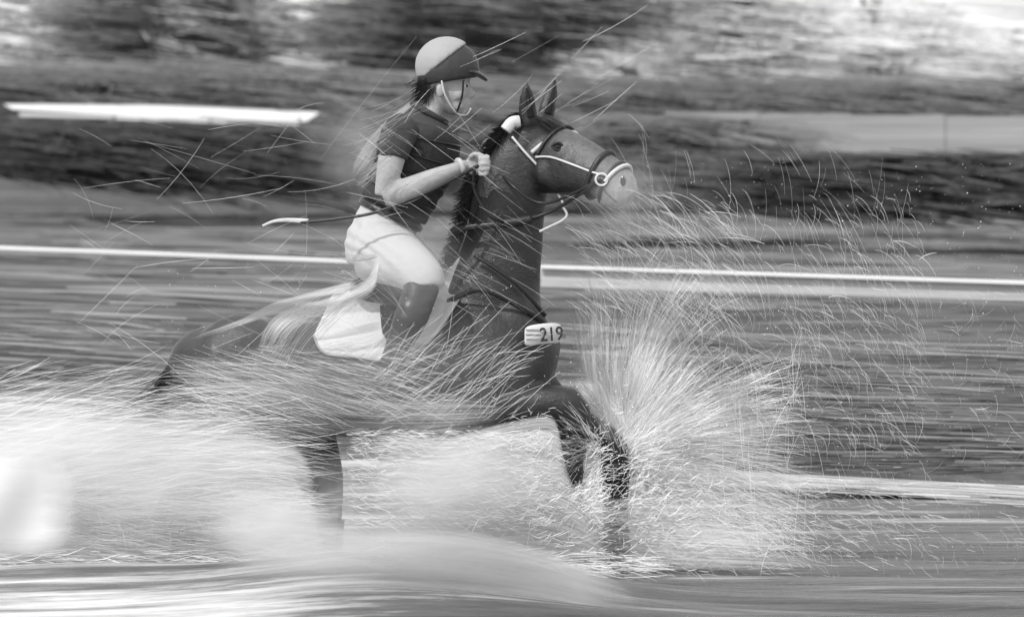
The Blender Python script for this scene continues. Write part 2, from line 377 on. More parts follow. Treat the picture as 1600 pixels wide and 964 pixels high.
plank("rail", W(846, 434, 9.5), W(1720, 459, 8.2), .135, .05, M['board'], fr, "deep pale board rail right of the horse")
plank("rail", W(846, 417, 9.47), W(1720, 446, 8.17), .024, .09, M['white'], fr, "thin capping on the board rail")
for px in (-110, 790, 1712):
    yy = {-110: 10.45, 790: 9.62, 1712: 8.28}[px]; top = W(px, {-110: 380, 790: 412, 1712: 436}[px], yy)
    link("post", box_mesh("post", (top.x, yy, top.z - .35), (.09, .07, .75), .008), M['white'], fr)

# ---- far things: hedges, tent, wall, trees
def leafy(bag, c, rad, N, L, r, sh, box=False, lean=.06):
    if box: P = RNG.uniform(-1, 1, (N, 3)); P[:, 2] = np.sign(P[:, 2]) * np.abs(P[:, 2]) ** .8
    else:
        P = RNG.normal(0, 1, (N, 3)); P /= np.linalg.norm(P, axis=1, keepdims=True); P *= RNG.random((N, 1)) ** .4
        P *= 1 + .25 * np.sin(P[:, [0]] * 7 + P[:, [2]] * 5)
    p = np.array(c) + P * np.array(rad); a = RNG.normal(-.03, lean, N); q = RNG.normal(0, .5, N)
    d = np.stack([np.cos(a) * np.cos(q), np.sin(q), np.sin(a)], -1)
    Ls = RNG.uniform(*L, N); bag.add(*strands(p - d * Ls[:, None] / 2, d, Ls, np.stack([np.zeros(N), np.zeros(N), -RNG.random(N) * .1 * Ls], -1), RNG.uniform(*r, N), 3, sh(N)))
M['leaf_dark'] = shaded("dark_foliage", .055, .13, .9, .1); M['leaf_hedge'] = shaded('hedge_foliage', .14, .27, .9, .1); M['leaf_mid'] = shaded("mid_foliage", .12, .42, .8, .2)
M['leaf_pale'] = shaded("sunlit_foliage", .5, .9, .8, .2); M['bark'] = plain("bark", .1, .9, .3, (4, 4, .8))  # glare of sunlit leaves put into the pale leaf colour
def hedge(name, x0, x1, ytop, ybot, Y, depth, label, N, mat, L=(2., 8), r=(.01, .026), dip=0):
    a, b = W(x0, ybot, Y), W(x1, ytop, Y); c = (a + b) / 2; rad = ((b.x - a.x) / 2, depth / 2, (b.z - a.z) / 2)
    root = empty(name, (c.x, Y, a.z)); tag(root, label, "hedge")
    core = bmesh.new(); bmesh.ops.create_cube(core, size=1, matrix=Matrix.Translation(c) @ Matrix.Diagonal((rad[0] * 1.96, rad[1] * 1.6, rad[2] * 1.8, 1)))
    bmesh.ops.subdivide_edges(core, edges=core.edges[:], cuts=10, use_grid_fill=True)
    for v in core.verts: v.co += Vector((random.gauss(0, .1), random.gauss(0, .1), random.gauss(0, rad[2] * .05)))
    me = bpy.data.meshes.new("twigs"); core.to_mesh(me); core.free(); link("twigs", me, M['hedge_core'], root)
    bg_ = Bag(); leafy(bg_, c, (rad[0] * 1.0, rad[1], rad[2] * 1.03), N, L, r, lambda n: RNG.beta(1.4, 2.2, n), True, .03)
    bg_.build("foliage", mat, root); return root
M['hedge_core'] = streak("hedge_core", .09, .17, (.12, 1, 8), big=(.1, .1, .5))
hedge("hedge", 5, 640, 112, 262, 45, 2.2, "long dark clipped hedge behind the white tent roof on the left", 3600, M['leaf_hedge'])
hedge("hedge", 590, 1720, 132, 262, 46.5, 2.4, "dark hedge running right behind the horse's head below the bright trees", 4200, M['leaf_hedge'])
hedge("hedge", 1168, 1740, 242, 330, 24, 1.2, "low black-looking hedge in front of the long pale wall on the right", 2200, M['leaf_dark'], (.4, 2.0), (.006, .016))
hedge("hedge", -40, 480, 197, 264, 38, 1.2, "short dark bush row under the white tent roof", 2000, M['leaf_dark'], (1., 4), (.008, .02))

tent = empty("marquee", W(250, 250, 41)); tag(tent, "long low white tent roof shining in front of the dark hedge on the left", "tent")
def quadsolid(name, pts, th, mat, parent):
    bm = bmesh.new(); v = [bm.verts.new(p) for p in pts] ; v2 = [bm.verts.new(Vector(p) + Vector((0, th, -.01))) for p in pts]; n = len(pts)
    bm.faces.new(v); bm.faces.new(v2[::-1])
    for i in range(n): bm.faces.new((v[i], v2[i], v2[(i + 1) % n], v[(i + 1) % n]))
    bmesh.ops.recalc_face_normals(bm, faces=bm.faces[:])
    me = bpy.data.meshes.new(name); bm.to_mesh(me); bm.free(); return link(name, me, mat, parent)
quadsolid("roof", [W(5, 163, 41.6), W(250, 165, 41.6), W(500, 176, 41.6), W(478, 190, 40), W(240, 184, 40), W(20, 171, 40)], .05, M['white'], tent)
for i, (x0, x1, t0, t1) in enumerate([(30, 180, 176, 181), (180, 330, 181, 187), (330, 470, 187, 192)]):
    quadsolid("valance", [W(x0, t0, 39.95), W(x1 - 3, t1, 39.95), W(x1 - 3, t1 + 5, 39.95), W(x0, t0 + 6, 39.95)], .03, M['white'], tent)
M['metal_grey'] = plain('dull_metal', .12, .7)
M['canvas'] = streak("shaded_tent_wall", .12, .2, (.3, 1, 9))  # shade on the tent's side walls put into a dark colour
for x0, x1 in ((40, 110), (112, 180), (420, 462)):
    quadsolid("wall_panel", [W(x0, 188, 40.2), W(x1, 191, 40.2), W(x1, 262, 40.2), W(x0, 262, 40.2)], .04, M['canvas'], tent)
for x in (30, 468):
    link("pole", tube_mesh("pole", [W(x, 182, 40.1), W(x, 225, 40.1), W(x, 266, 40.1)], .02, 6), M['metal_grey'], tent)

wl = empty("boundary_wall", W(1400, 262, 30)); tag(wl, "long pale grey wall standing between the two dark hedges on the right", "wall")
M['wall'] = streak("pale_wall", .30, .46, (.25, 1, 16), bigv=.15)
for i in range(5):
    x0 = 1040 + i * 145; ys = 176 + i * 2.0
    a, b2 = W(x0, 270, 30), W(x0 + 144, ys, 30)
    link("wall_panel", box_mesh("wall_panel", ((a.x + b2.x) / 2, 30 + (i % 2) * .02, (a.z + b2.z) / 2), (b2.x - a.x + .012, .2, b2.z - a.z), .003), M['wall'], wl)
hedge("shrub", 960, 1165, 186, 300, 27, 1.4, "dark shrub hiding the left end of the pale wall, right of the horse's head", 1500, M['leaf_hedge'], (.6, 3.0), (.006, .016))

def tree(cpx, ctop, cbot, half, Y, label, mat, N, trunk_r, seed, L=(1.2, 5.5), r=(.012, .04), sh=(1.5, 2.0)):
    base = W(cpx, 262, Y); base.z = 1.0; root = empty("tree", base); tag(root, label, "tree", "trees beyond the hedge")
    c = W(cpx, (ctop + cbot) / 2, Y); k = (Y + CAM_D) / CAM_D / PPM
    rad = (half * k, half * k * .6, (cbot - ctop) / 2 * k); top = Vector((base.x, base.y, c.z + rad[2] * .5))
    rnd = random.Random(seed); bm = bmesh.new()
    def limb(p, q, r0, r1):
        n = 5; prev = None
        for i in range(n + 1):
            f = i / n; cc = p.lerp(q, f) + Vector((math.sin(f * 4 + seed) * .12, math.cos(f * 3 + seed) * .1, 0)) * (f * (1 - f) * 3)
            ring = [bm.verts.new(cc + Vector((math.cos(u * math.pi / 4), math.sin(u * math.pi / 4), 0)) * (r0 + (r1 - r0) * f)) for u in range(8)]
            if prev:
                for u in range(8): bm.faces.new((prev[u], prev[(u + 1) % 8], ring[(u + 1) % 8], ring[u]))
            prev = ring
    limb(base, top, trunk_r, trunk_r * .35)
    for i in range(7):
        s = base.lerp(top, .45 + .07 * i); an = rnd.uniform(0, 6.28)
        limb(s, s + Vector((math.cos(an) * rad[0] * .7, math.sin(an) * rad[1] * .7, rad[2] * rnd.uniform(.1, .5))), trunk_r * .4, .03)
    me = bpy.data.meshes.new("trunk"); bm.to_mesh(me); bm.free(); link("trunk", me, M['bark'], root)
    bg_ = Bag()
    for j in range(9):
        cc = c + Vector((rnd.uniform(-.7, .7) * rad[0], rnd.uniform(-.6, .6) * rad[1], rnd.uniform(-.75, .7) * rad[2]))
        leafy(bg_, cc, (rad[0] * .45, rad[1] * .45, rad[2] * .4), N // 9, L, r, lambda n: np.clip(RNG.beta(sh[0], sh[1], n) + rnd.uniform(-.1, .1), 0, 1), False, .05)
    bg_.build("crown", mat, root)
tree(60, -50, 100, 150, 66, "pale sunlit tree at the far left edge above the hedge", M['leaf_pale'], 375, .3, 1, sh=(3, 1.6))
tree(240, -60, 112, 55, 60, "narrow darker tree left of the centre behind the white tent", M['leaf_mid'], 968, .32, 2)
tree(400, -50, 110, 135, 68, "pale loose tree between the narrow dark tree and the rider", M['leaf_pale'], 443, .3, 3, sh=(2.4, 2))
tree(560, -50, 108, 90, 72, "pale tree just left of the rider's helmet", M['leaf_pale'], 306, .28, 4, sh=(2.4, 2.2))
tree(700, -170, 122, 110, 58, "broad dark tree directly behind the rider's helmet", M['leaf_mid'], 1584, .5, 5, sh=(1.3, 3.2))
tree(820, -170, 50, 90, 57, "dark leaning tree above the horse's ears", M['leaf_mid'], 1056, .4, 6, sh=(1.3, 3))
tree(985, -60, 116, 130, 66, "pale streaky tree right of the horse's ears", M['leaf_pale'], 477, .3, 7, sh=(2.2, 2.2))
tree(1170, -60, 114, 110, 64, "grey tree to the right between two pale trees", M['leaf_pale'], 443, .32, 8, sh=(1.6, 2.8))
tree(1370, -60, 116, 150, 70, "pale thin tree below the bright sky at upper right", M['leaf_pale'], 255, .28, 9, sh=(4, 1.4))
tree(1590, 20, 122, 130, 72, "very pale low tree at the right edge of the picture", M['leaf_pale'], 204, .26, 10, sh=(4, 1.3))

# ================================================================== HORSE
horse = empty("horse", W(620, 960, 0)); tag(horse, "dark wet horse cantering through the water with a bridle and white saddle cloth", "horse")
trunk = Loft([(268, 588, 0, 26, 24), (296, 582, 0, 60, 58), (345, 580, 0, 80, 88), (420, 586, 0, 90, 100), (500, 592, 0, 90, 102), (580, 592, 0, 94, 106),
              (660, 584, 0, 104, 100), (730, 568, 0, 112, 88), (790, 560, 0, 102, 80), (836, 560, 0, 76, 64), (862, 563, 0, 44, 44), (872, 565, 0, 18, 22)])
neck = Loft([(766, 540, 0, 98, 60), (770, 460, 0, 76, 50), (785, 385, 0, 63, 40), (796, 315, 0, 58, 36), (814, 256, 0, 50, 32), (836, 212, -.01, 38, 28), (850, 196, -.02, 22, 20)])
head = Loft([(845, 216, 0, 34, 26), (858, 245, -.04, 53, 33), (884, 256, -.12, 51, 33), (913, 264, -.20, 43, 27), (938, 274, -.26, 36, 22), (957, 288, -.31, 33, 22), (970, 300, -.345, 29, 21), (980, 307, -.365, 20, 15), (984, 310, -.37, 9, 8)])
bm = bmesh.new(); trunk.add(bm, 32, 5); neck.add(bm, 28, 5); head.add(bm, 24, 6)
def leg(secs): l = Loft(secs); l.add(bm, 18, 5); return l
hn = leg([(360, 585, -.12, 78, 40), (420, 625, -.17, 72, 42), (470, 672, -.18, 56, 34), (502, 735, -.17, 38, 24), (512, 792, -.16, 27, 20), (520, 850, -.16, 16, 14), (530, 900, -.16, 19, 17), (546, 930, -.16, 15, 15), (552, 940, -.16, 15, 15)])
hf = leg([(350, 585, .12, 76, 40), (330, 650, .17, 62, 40), (312, 710, .17, 42, 28), (286, 765, .16, 26, 20), (262, 800, .16, 23, 19), (278, 850, .16, 16, 14), (296, 892, .16, 18, 16), (318, 924, .16, 15, 15)])
fn = leg([(770, 575, -.13, 72, 38), (775, 622, -.15, 52, 34), (822, 634, -.16, 35, 28), (858, 630, -.17, 33, 26), (892, 636, -.17, 30, 25), (896, 680, -.17, 20, 18), (891, 715, -.17, 16, 14), (886, 748, -.17, 18, 16), (868, 772, -.17, 14, 14), (858, 786, -.17, 14, 14)])
ff = leg([(800, 580, .13, 66, 36), (835, 622, .15, 48, 34), (890, 662, .16, 32, 26), (940, 690, .17, 26, 23), (960, 708, .17, 24, 22), (963, 752, .17, 19, 17), (964, 810, .17, 16, 14), (965, 868, .17, 19, 17), (976, 905, .17, 15, 15), (982, 918, .17, 15, 15)])
for q in ((720, 560, -.12, 70, .10, 75), (800, 520, -.08, 60, .10, 60), (380, 560, -.1, 80, .16, 70)):     # shoulder and quarter muscles
    for s in (1, -1): ball(bm, W(q[0], q[1], 0) + Vector((0, s * q[2], 0)), (U(q[3]), q[4], U(q[5])))
for s, bx, by, tx, ty, y0, y1 in ((-1, 829, 196, 822, 126, -.07, -.10), (1, 852, 190, 867, 122, .04, .06)):          # ears
    e = Loft([(bx, by, y0, 12, 11), (bx - 2 + (tx - bx) * .3, by + (ty - by) * .3, y0, 14, 10), (bx - 1 + (tx - bx) * .65, by + (ty - by) * .65, y1, 12, 7), (tx, ty, y1, 3, 2.5)])
    e.add(bm, 12, 5)
def face_ball(t, th, r, off=0): ball(bm, head.at(t, th, off), r)
face_ball(2.0, math.radians(-62), (.03, .022, .028), -.008)       # brow over the eye
face_ball(1.7, math.radians(-120), (.075, .05, .075), -.045)         # cheek
for q in (2.6, 3.1, 3.6): face_ball(q, math.radians(-84), (.03, .016, .014), -.008)       # facial crest
face_ball(5.9, math.radians(-60), (.026, .02, .034), -.012)        # nostril rim
face_ball(5.6, math.radians(175), (.04, .03, .024), -.012)        # chin
hm = remeshed("horse_body", bm, .011, 8, .5)
co = np.empty(len(hm.vertices) * 3, np.float32); hm.vertices.foreach_get("co", co); co = co.reshape(-1, 3)
hc, hd = np.array(head.p[0]), np.array(head.p[-1]) - np.array(head.p[0]); tt = ((co - hc) @ hd) / (hd @ hd)
near = np.abs(co[:, 2] - (hc[2] + tt * hd[2])) < .4
sh = np.where((co[:, 0] > .2) & near & (co[:, 2] > 1.3), np.clip((tt - .62) / .3, 0, 1), 0) * .85
blz = (tt > .2) & (tt < .75) & (co[:, 0] > .12) & (co[:, 2] > 1.4)
mid = np.array([np.interp(tt, np.linspace(0, 1, len(head.p)), [p[i] for p in head.p]) for i in (0, 1, 2)]).T
cr_y = co[:, 1] - mid[:, 1]; perp = (co[:, 2] - mid[:, 2])
sh = np.maximum(sh, np.where(blz, .30 * np.clip((perp - .02) / .07, 0, 1) * np.clip((.09 - np.abs(cr_y)) / .05, 0, 1), 0))
nr = np.empty(len(hm.vertices) * 3, np.float32); hm.vertices.foreach_get("normal", nr); nr = nr.reshape(-1, 3)
def wob(c, f, ph): return np.sin(c[:, 0] * f + ph + 1.7 * np.sin(c[:, 2] * f * .7 + ph)) * np.sin(c[:, 2] * f * 1.15 + 2 * ph + 1.3 * np.sin(c[:, 0] * f * .6)) * np.cos(c[:, 1] * f * .5 + ph)
amp = np.where(tt > 0, .002, .0065); amp = np.where(co[:, 2] < .55, .0015, amp)
co2 = co + nr * ((wob(co, 9, .4) + .45 * wob(co, 21, 1.9)) * amp)[:, None]; hm.vertices.foreach_set("co", co2.astype(np.float32).ravel())
a = hm.attributes.new("shade", 'FLOAT', 'POINT'); a.data.foreach_set("value", sh.astype(np.float32))
link("body", hm, M['coat'], horse)
R2 = math.radians; M['hair_dark'] = plain('dark_ear_hair', .015, .9)
# eye, nostril
for (t_, a_, dx, dz, r_) in ((2.05, -66, 0, .016, .006), (2.05, -66, 0, -.017, .005)):     # eyelids
    c_ = head.at(t_, R2(a_), .006); link("eyelid", tube_mesh("eyelid", [c_ + Vector((-.026, 0, 0)), c_ + Vector((0, -.008, dz)), c_ + Vector((.026, -.004, -.003))], r_, 6), M['leather'], horse)
link("mouth_line", tube_mesh("mouth_line", [head.at(t_, R2(a_), .001) for t_, a_ in ((4.9, -118), (5.4, -124), (6.0, -128), (6.5, -134))], .003, 5), M['leather'], horse)
for s_, bx, by, tx, ty, y0, y1 in ((-1, 829, 190, 822, 134, -.095, -.12), (1, 855, 184, 866, 130, .01, .035)):
    link("inner_ear", tube_mesh("inner_ear", [W(bx + 1, by - 6, y0 - .012), W((bx + tx) / 2 + 1, (by + ty) / 2, (y0 + y1) / 2 - .016), W(tx + 1, ty + 4, y1)], .017, 8, .35, None, .3), M['hair_dark'], horse)
bm = bmesh.new(); ball(bm, head.at(2.05, math.radians(-66), -.001), (.024, .016, .019)); me = bpy.data.meshes.new("eye"); bm.to_mesh(me); bm.free(); link("eye", me, M['eye'], horse)
bm = bmesh.new(); ball(bm, head.at(6.0, math.radians(-66), .008), (.011, .007, .021)); me = bpy.data.meshes.new("nostril"); bm.to_mesh(me); bm.free(); link("nostril", me, M['eye'], horse)
# hooves and boots
for l, t in ((hn, 7.55), (hf, 6.6), (fn, 8.6), (ff, 8.6)):
    bm = bmesh.new(); Loft.add(l, bm, 16, 8, t - .35, l.n, .008); me = bpy.data.meshes.new("hoof"); bm.to_mesh(me); bm.free(); link("hoof", me, M['hoof'], horse)
for l, t0, t1 in ((hn, 4.3, 5.9), (hf, 4.3, 5.9), (fn, 4.6, 6.9), (ff, 4.5, 6.9)):
    bm = bmesh.new(); l.add(bm, 18, 6, t0, t1, .010); bmesh.ops.recalc_face_normals(bm, faces=bm.faces[:])
    me = bpy.data.meshes.new("leg_boot"); bm.to_mesh(me); bm.free(); me.polygons.foreach_set("use_smooth", [True] * len(me.polygons)); bt = link("leg_boot", me, M['leather'], horse)
    for tq in (.2, .5, .8):
        tt_ = t0 + (t1 - t0) * tq
        link("strap", tube_mesh("strap", [l.at(tt_, k * math.pi / 4, .012) for k in range(9)], .006, 6, .6), M['leather'], bt)
# tail and mane
bag = Bag(); N = 900; px = RNG.normal(276, 6, N); py = RNG.uniform(562, 600, N); Y = RNG.normal(0, .03, N)
px_strands(bag, px, py, Y, RNG.normal(250, 8, N), RNG.uniform(90, 200, N), RNG.uniform(-.15, .25, N), RNG.uniform(1.0, 2.4, N), yd=.12, K=7)
tl = bag.build("tail", M['hair'], horse)
bag = Bag(); N = 1500; t = RNG.uniform(1.4, 5.6, N); P = np.array([list(neck.at(q, math.radians(180 if False else 0) + RNG.normal(0, .05), -.004)) for q in t])
# the crest is the rear (left) rim of the neck
P2 = np.array([list(neck.at(q, math.pi, -.004)) for q in t]); P = np.where((P[:, [0]] < P2[:, [0]]), P, P2)
d = np.stack([RNG.normal(-.75, .25, N), RNG.normal(-.15, .35, N), RNG.normal(.25, .25, N)], -1); d /= np.linalg.norm(d, axis=1, keepdims=True)
L = RNG.uniform(.025, .07, N); bag.add(*strands(P, d, L, np.stack([-.3 * L, -.3 * L, -.5 * L], -1), RNG.uniform(.0012, .0026, N), 5, RNG.random(N)))
bag.build("mane", M['hair'], horse)
bag = Bag(); N = 260; px = RNG.normal(850, 5, N); py = RNG.normal(186, 3, N)
px_strands(bag, px, py, RNG.normal(-.04, .03, N), RNG.normal(-28, 6, N), RNG.uniform(16, 46, N), RNG.uniform(.05, .2, N), RNG.uniform(.8, 1.6, N), K=5)
bag.build("forelock", M['hair'], horse)

# saddle cloth, saddle, girth
def trunk_y(px, py, off=.012):
    best = None
    t = np.interp(px, [268, 296, 345, 420, 500, 580, 660, 730, 790, 836, 862], range(11)); c, dd, lat, up, r = trunk.frame(float(t))
    z = W(px, py, 0).z; q = (z - c[2]) / (r[0] + off); return -(r[1] + off) * math.sqrt(max(.015, 1 - q * q)) if abs(q) < 1 else -.03 - .01
def drape(name, top, bot, mat, parent, off=.014, th=.012, n=26, m_=14, side=1, wav=.004):
    T = [np.array(p, float) for p in top]; B = [np.array(p, float) for p in bot]; V = []
    for i in range(n + 1):
        a = cr(T, i / n * (len(T) - 1)); b = cr(B, i / n * (len(B) - 1))
        for j in range(m_ + 1):
            q = a + (b - a) * j / m_; y = trunk_y(q[0], q[1], off) - wav * (1 + math.sin(i * 1.1 + j * .6)); y = min(y, -.045) * side
            p = W(q[0], q[1], 0); V.append((p.x, y, p.z))
    idx = np.arange((n + 1) * (m_ + 1)).reshape(n + 1, m_ + 1); Q = np.stack([idx[:-1, :-1], idx[:-1, 1:], idx[1:, 1:], idx[1:, :-1]], -1).reshape(-1, 4)
    o = link(name, mesh_np(name, np.array(V), Q), mat, parent); s = o.modifiers.new("thickness", 'SOLIDIFY'); s.thickness = th; s.offset = 0
    ss = o.modifiers.new("smooth", 'SUBSURF'); ss.levels = 1; ss.render_levels = 1
    return o
PT = [(520, 458), (565, 452), (630, 462), (690, 438), (716, 402), (724, 410)]
PB = [(494, 520), (512, 546), (560, 552), (612, 556), (674, 528), (731, 448)]
for s in (1, -1):
    pd = drape("saddle_cloth", PT, PB, M['pad'], horse, .016, .012, side=s)
    drape("saddle_flap", [(590, 456), (630, 455), (662, 446)], [(600, 516), (620, 536), (655, 506)], M['leather'], horse, .036, .012, 14, 10, s, .001)
    tb = [np.array((q[0], 0, 0)) for q in PB]
    link("binding", tube_mesh("binding", [Vector((W(q[0], q[1]).x, s * (min(trunk_y(q[0], q[1], .018) - .004, -.05)), W(q[0], q[1]).z)) for q in PB], .006, 6), M['padtrim'], pd)
bm = bmesh.new(); st = Loft([(548, 446, 0, 9, 40), (562, 450, 0, 17, 44), (590, 458, 0, 17, 40), (630, 460, 0, 18, 30), (670, 446, 0, 22, 22), (692, 432, 0, 14, 16)]); st.add(bm, 20, 5)
link("saddle_seat", remeshed("saddle_seat", bm, .008, 4), M['leather'], horse)
link("girth", tube_mesh("girth", [trunk.at(6.05, th, .012) for th in np.linspace(math.pi * .45, math.pi * 1.55, 9)], .034, 8, .35, None), M['leather'], horse)
for s in (-1,):
    link("stirrup_leather", tube_mesh("stirrup_leather", [W(636, 470, 0) + Vector((0, -.33, 0)), W(634, 520, 0) + Vector((0, -.345, 0)), W(630, 560, 0) + Vector((0, -.34, 0))], .011, 6, .3), M['leather'], horse)
    link("stirrup_iron", tube_mesh("stirrup_iron", [W(630 + 17 * math.sin(k * math.pi / 4), 574 - 17 * math.cos(k * math.pi / 4), 0) + Vector((0, -.345, 0)) for k in range(9)], .005, 6), M['metal'], horse)
# breastplate and number
def on_body(px, py, off=.02): return Vector((W(px, py).x, trunk_y(px, py, off), W(px, py).z))
link("breastplate_strap", tube_mesh("breastplate_strap", [on_body(700, 470), Vector((W(750, 450).x, -.2, W(750, 450).z)), Vector((W(800, 470).x, -.185, W(800, 470).z)), Vector((W(846, 500).x, -.14, W(846, 500).z)), Vector((W(872, 540).x, -.02, W(872, 540).z))], .012, 6, .35), M['leather'], horse)
link("breastplate_strap", tube_mesh("breastplate_strap", [Vector((W(742, 398).x, -.145, W(742, 398).z)), Vector((W(775, 418).x, -.165, W(775, 418).z)), Vector((W(812, 446).x, -.165, W(812, 446).z)), Vector((W(852, 492).x, -.12, W(852, 492).z))], .009, 6, .35), M['leather'], horse)
nb = []
for i in range(9):
    f = i / 8; px = 819 + 57 * f; nb.append((px, 520 - 5 * math.sin(f * 2.2) + 2, -.245 + .09 * max(0, f - .25) ** 2 + .0 * f))
bm = bmesh.new(); rows = []
for px, py, yy in nb:
    e = 1 if 819.5 < px < 875 else .82
    rows.append([bm.verts.new((W(px, py + q * 16 * e).x, yy + .01 * q * q, W(px, py + q * 16 * e).z)) for q in (-1, -.6, 0, .6, 1)])
for r0, r1 in zip(rows, rows[1:]):
    for k in range(4): bm.faces.new((r0[k], r0[k + 1], r1[k + 1], r1[k]))
me = bpy.data.meshes.new("number_band"); bm.to_mesh(me); bm.free(); me.polygons.foreach_set("use_smooth", [True] * len(me.polygons))
nbo = link("number_band", me, M['num'], horse); s = nbo.modifiers.new("t", 'SOLIDIFY'); s.thickness = .012; s.offset = 0
sb = nbo.modifiers.new("s", 'SUBSURF'); sb.levels = 1; sb.render_levels = 1; nbo["label"] = "pale number band reading 219"
for i in range(3):
    y = 511 + i * 7; link("stripe", tube_mesh("stripe", [Vector((W(q, y).x, -.253, W(q, y).z)) for q in (821, 833, 845)], .0035, 5, .5), M['padtrim'], nbo)
fc = bpy.data.curves.new("digits", 'FONT'); fc.body = "219"; fc.size = .082; fc.extrude = .002; fc.offset = .0012; fc.align_x = 'CENTER'; fc.space_character = 1.02
fo = bpy.data.objects.new("tmp", fc); COL.objects.link(fo); dg = bpy.context.evaluated_depsgraph_get(); dg.update()
me = bpy.data.meshes.new_from_object(fo.evaluated_get(dg)); bpy.data.objects.remove(fo); me.name = "digits"
p = W(861.5, 527.5); me.transform(Matrix.Translation((p.x, -.247, p.z)) @ Matrix.Rotation(math.radians(4), 4, 'Y').inverted() @ Matrix.Rotation(math.radians(9), 4, 'Z') @ Matrix.Rotation(math.radians(90), 4, 'X') @ Matrix.Diagonal((.82, 1, 1, 1)))
me.materials.clear(); dgo = link("digits", me, M['digits'], nbo)

# bridle: rings round the head, straps along its side
def hring(name, t, r, mat, t2=None, off=.006, flat=.4):
    t2 = t if t2 is None else t2; pts = [head.at(t + (t2 - t) * (1 - math.cos(a)) / 2, a, off) for a in np.linspace(0, 2 * math.pi, 17)]
    return link(name, tube_mesh(name, pts, r, 6, 1), mat, horse)
R_ = math.radians
hring("noseband", 3.9, .011, M['leather'], 3.9); hring("flash_strap", 4.6, .007, M['leather'], 5.1)
link("browband", tube_mesh("browband", [head.at(1.25, a, .006) for a in np.linspace(R_(-95), R_(60), 8)], .009, 6), M['leather'], horse)
link("headpiece", tube_mesh("headpiece", [head.at(.9, a, .008) for a in np.linspace(R_(-110), R_(60), 8)], .010, 6), M['pale_strap'], horse)
link("poll_pad", tube_mesh("poll_pad", [W(790, 204, -.10), W(800, 192, -.09), W(812, 190, -.08)], .026, 8, .6), M['pale_strap'], horse)
link("cheekpiece", tube_mesh("cheekpiece", [head.at(t, a, .008) for t, a in ((1.25, R_(-100)), (2, R_(-88)), (3, R_(-90)), (4.0, R_(-94)), (4.7, R_(-88)))], .0048, 6), M['pale_strap'], horse)
link("throatlatch", tube_mesh("throatlatch", [W(800, 214, -.115), W(822, 240, -.13), W(848, 268, -.13), W(868, 296, -.135), W(880, 318, -.15)], .0055, 6), M['pale_strap'], horse)
link("bit_ring", tube_mesh("bit_ring", [head.at(4.8, R_(-100), .016) + Vector((.025 * math.cos(a), -.006, .025 * math.sin(a))) for a in np.linspace(0, 2 * math.pi, 11)], .005, 6), M['metal'], horse)
link("sheepskin_nosepiece", tube_mesh("sheepskin_nosepiece", [head.at(5.0, a, .008) for a in np.linspace(R_(-100), R_(60), 8)], .009, 8), M['pale_strap'], horse)

# ================================================================== RIDER
person = empty("person", W(600, 440, 0)); tag(person, "rider in a dark top, cream breeches and helmet sitting on the horse", "person")
HY = -.20
torso = Loft([(580, 420, 0, 34, 50), (588, 388, 0, 46, 52), (606, 345, 0, 44, 46), (630, 295, 0, 46, 46), (652, 245, 0, 52, 52), (662, 205, 0, 46, 58), (668, 183, 0, 28, 34), (676, 168, 0, 19, 20), (682, 152, 0, 18, 19)])
thigh = Loft([(578, 392, -.09, 44, 34), (612, 396, -.18, 42, 34), (640, 412, -.26, 35, 30), (664, 430, -.31, 28, 26), (668, 446, -.32, 24, 23)])
shin = Loft([(664, 432, -.31, 26, 24), (658, 456, -.33, 23, 22), (645, 492, -.36, 22, 20), (628, 528, -.37, 16, 15), (618, 552, -.37, 13, 13), (614, 564, -.37, 14, 14)])
foot = Loft([(608, 564, -.37, 13, 13), (622, 569, -.37, 14, 15), (645, 574, -.37, 11, 16), (662, 577, -.36, 7, 12)])
farm = Loft([(676, 208, .20, 22, 22), (690, 255, .23, 18, 18), (700, 292, .22, 14, 14), (724, 266, .16, 12, 12), (748, 242, .09, 9, 10)])
uarm = Loft([(640, 200, -.15, 22, 18), (624, 214, -.20, 24, 20), (612, 260, -.235, 20, 18), (604, 306, -.24, 16, 16)])
fore = Loft([(603, 304, -.24, 17, 16), (636, 298, -.25, 20, 18), (680, 278, -.24, 15, 14), (716, 263, -.20, 10, 11), (728, 259, -.19, 10, 12)])
def mirror_loft(l):
    q = Loft([(0, 0, 0, 1, 1)] * 2); q.p = [np.array((p[0], -p[1], p[2])) for p in l.p]; q.r = l.r; q.n = l.n; return q
thighF, shinF, footF = mirror_loft(thigh), mirror_loft(shin), mirror_loft(foot)
bm = bmesh.new()
for l in (torso, thigh, shin, foot, farm, uarm, fore, thighF, shinF, footF): l.add(bm, 18, 5)
hc_ = W(698, 132, 0)
ball(bm, W(694, 116, 0), (.108, .08, .112)); ball(bm, W(704, 138, 0), (.088, .066, .10)); ball(bm, W(712, 162, 0), (.062, .05, .052)); ball(bm, W(722, 172, 0), (.03, .03, .026))
nose = Loft([(728, 130, 0, 5, 4), (734, 141, 0, 5, 5), (739, 149, 0, 5, 6), (731, 152, 0, 4, 6)]); nose.add(bm, 10, 4)
for s_ in (-1, 1): ball(bm, W(716, 148, s_ * .045), (.03, .022, .028)); ball(bm, W(712, 166, s_ * .03), (.04, .02, .025))
ball(bm, W(729, 124, 0), (.016, .06, .012)); ball(bm, W(733, 163, 0), (.013, .026, .007)); ball(bm, W(731, 169, 0), (.012, .022, .007)); ball(bm, W(688, 142, -.078), (.02, .012, .032))
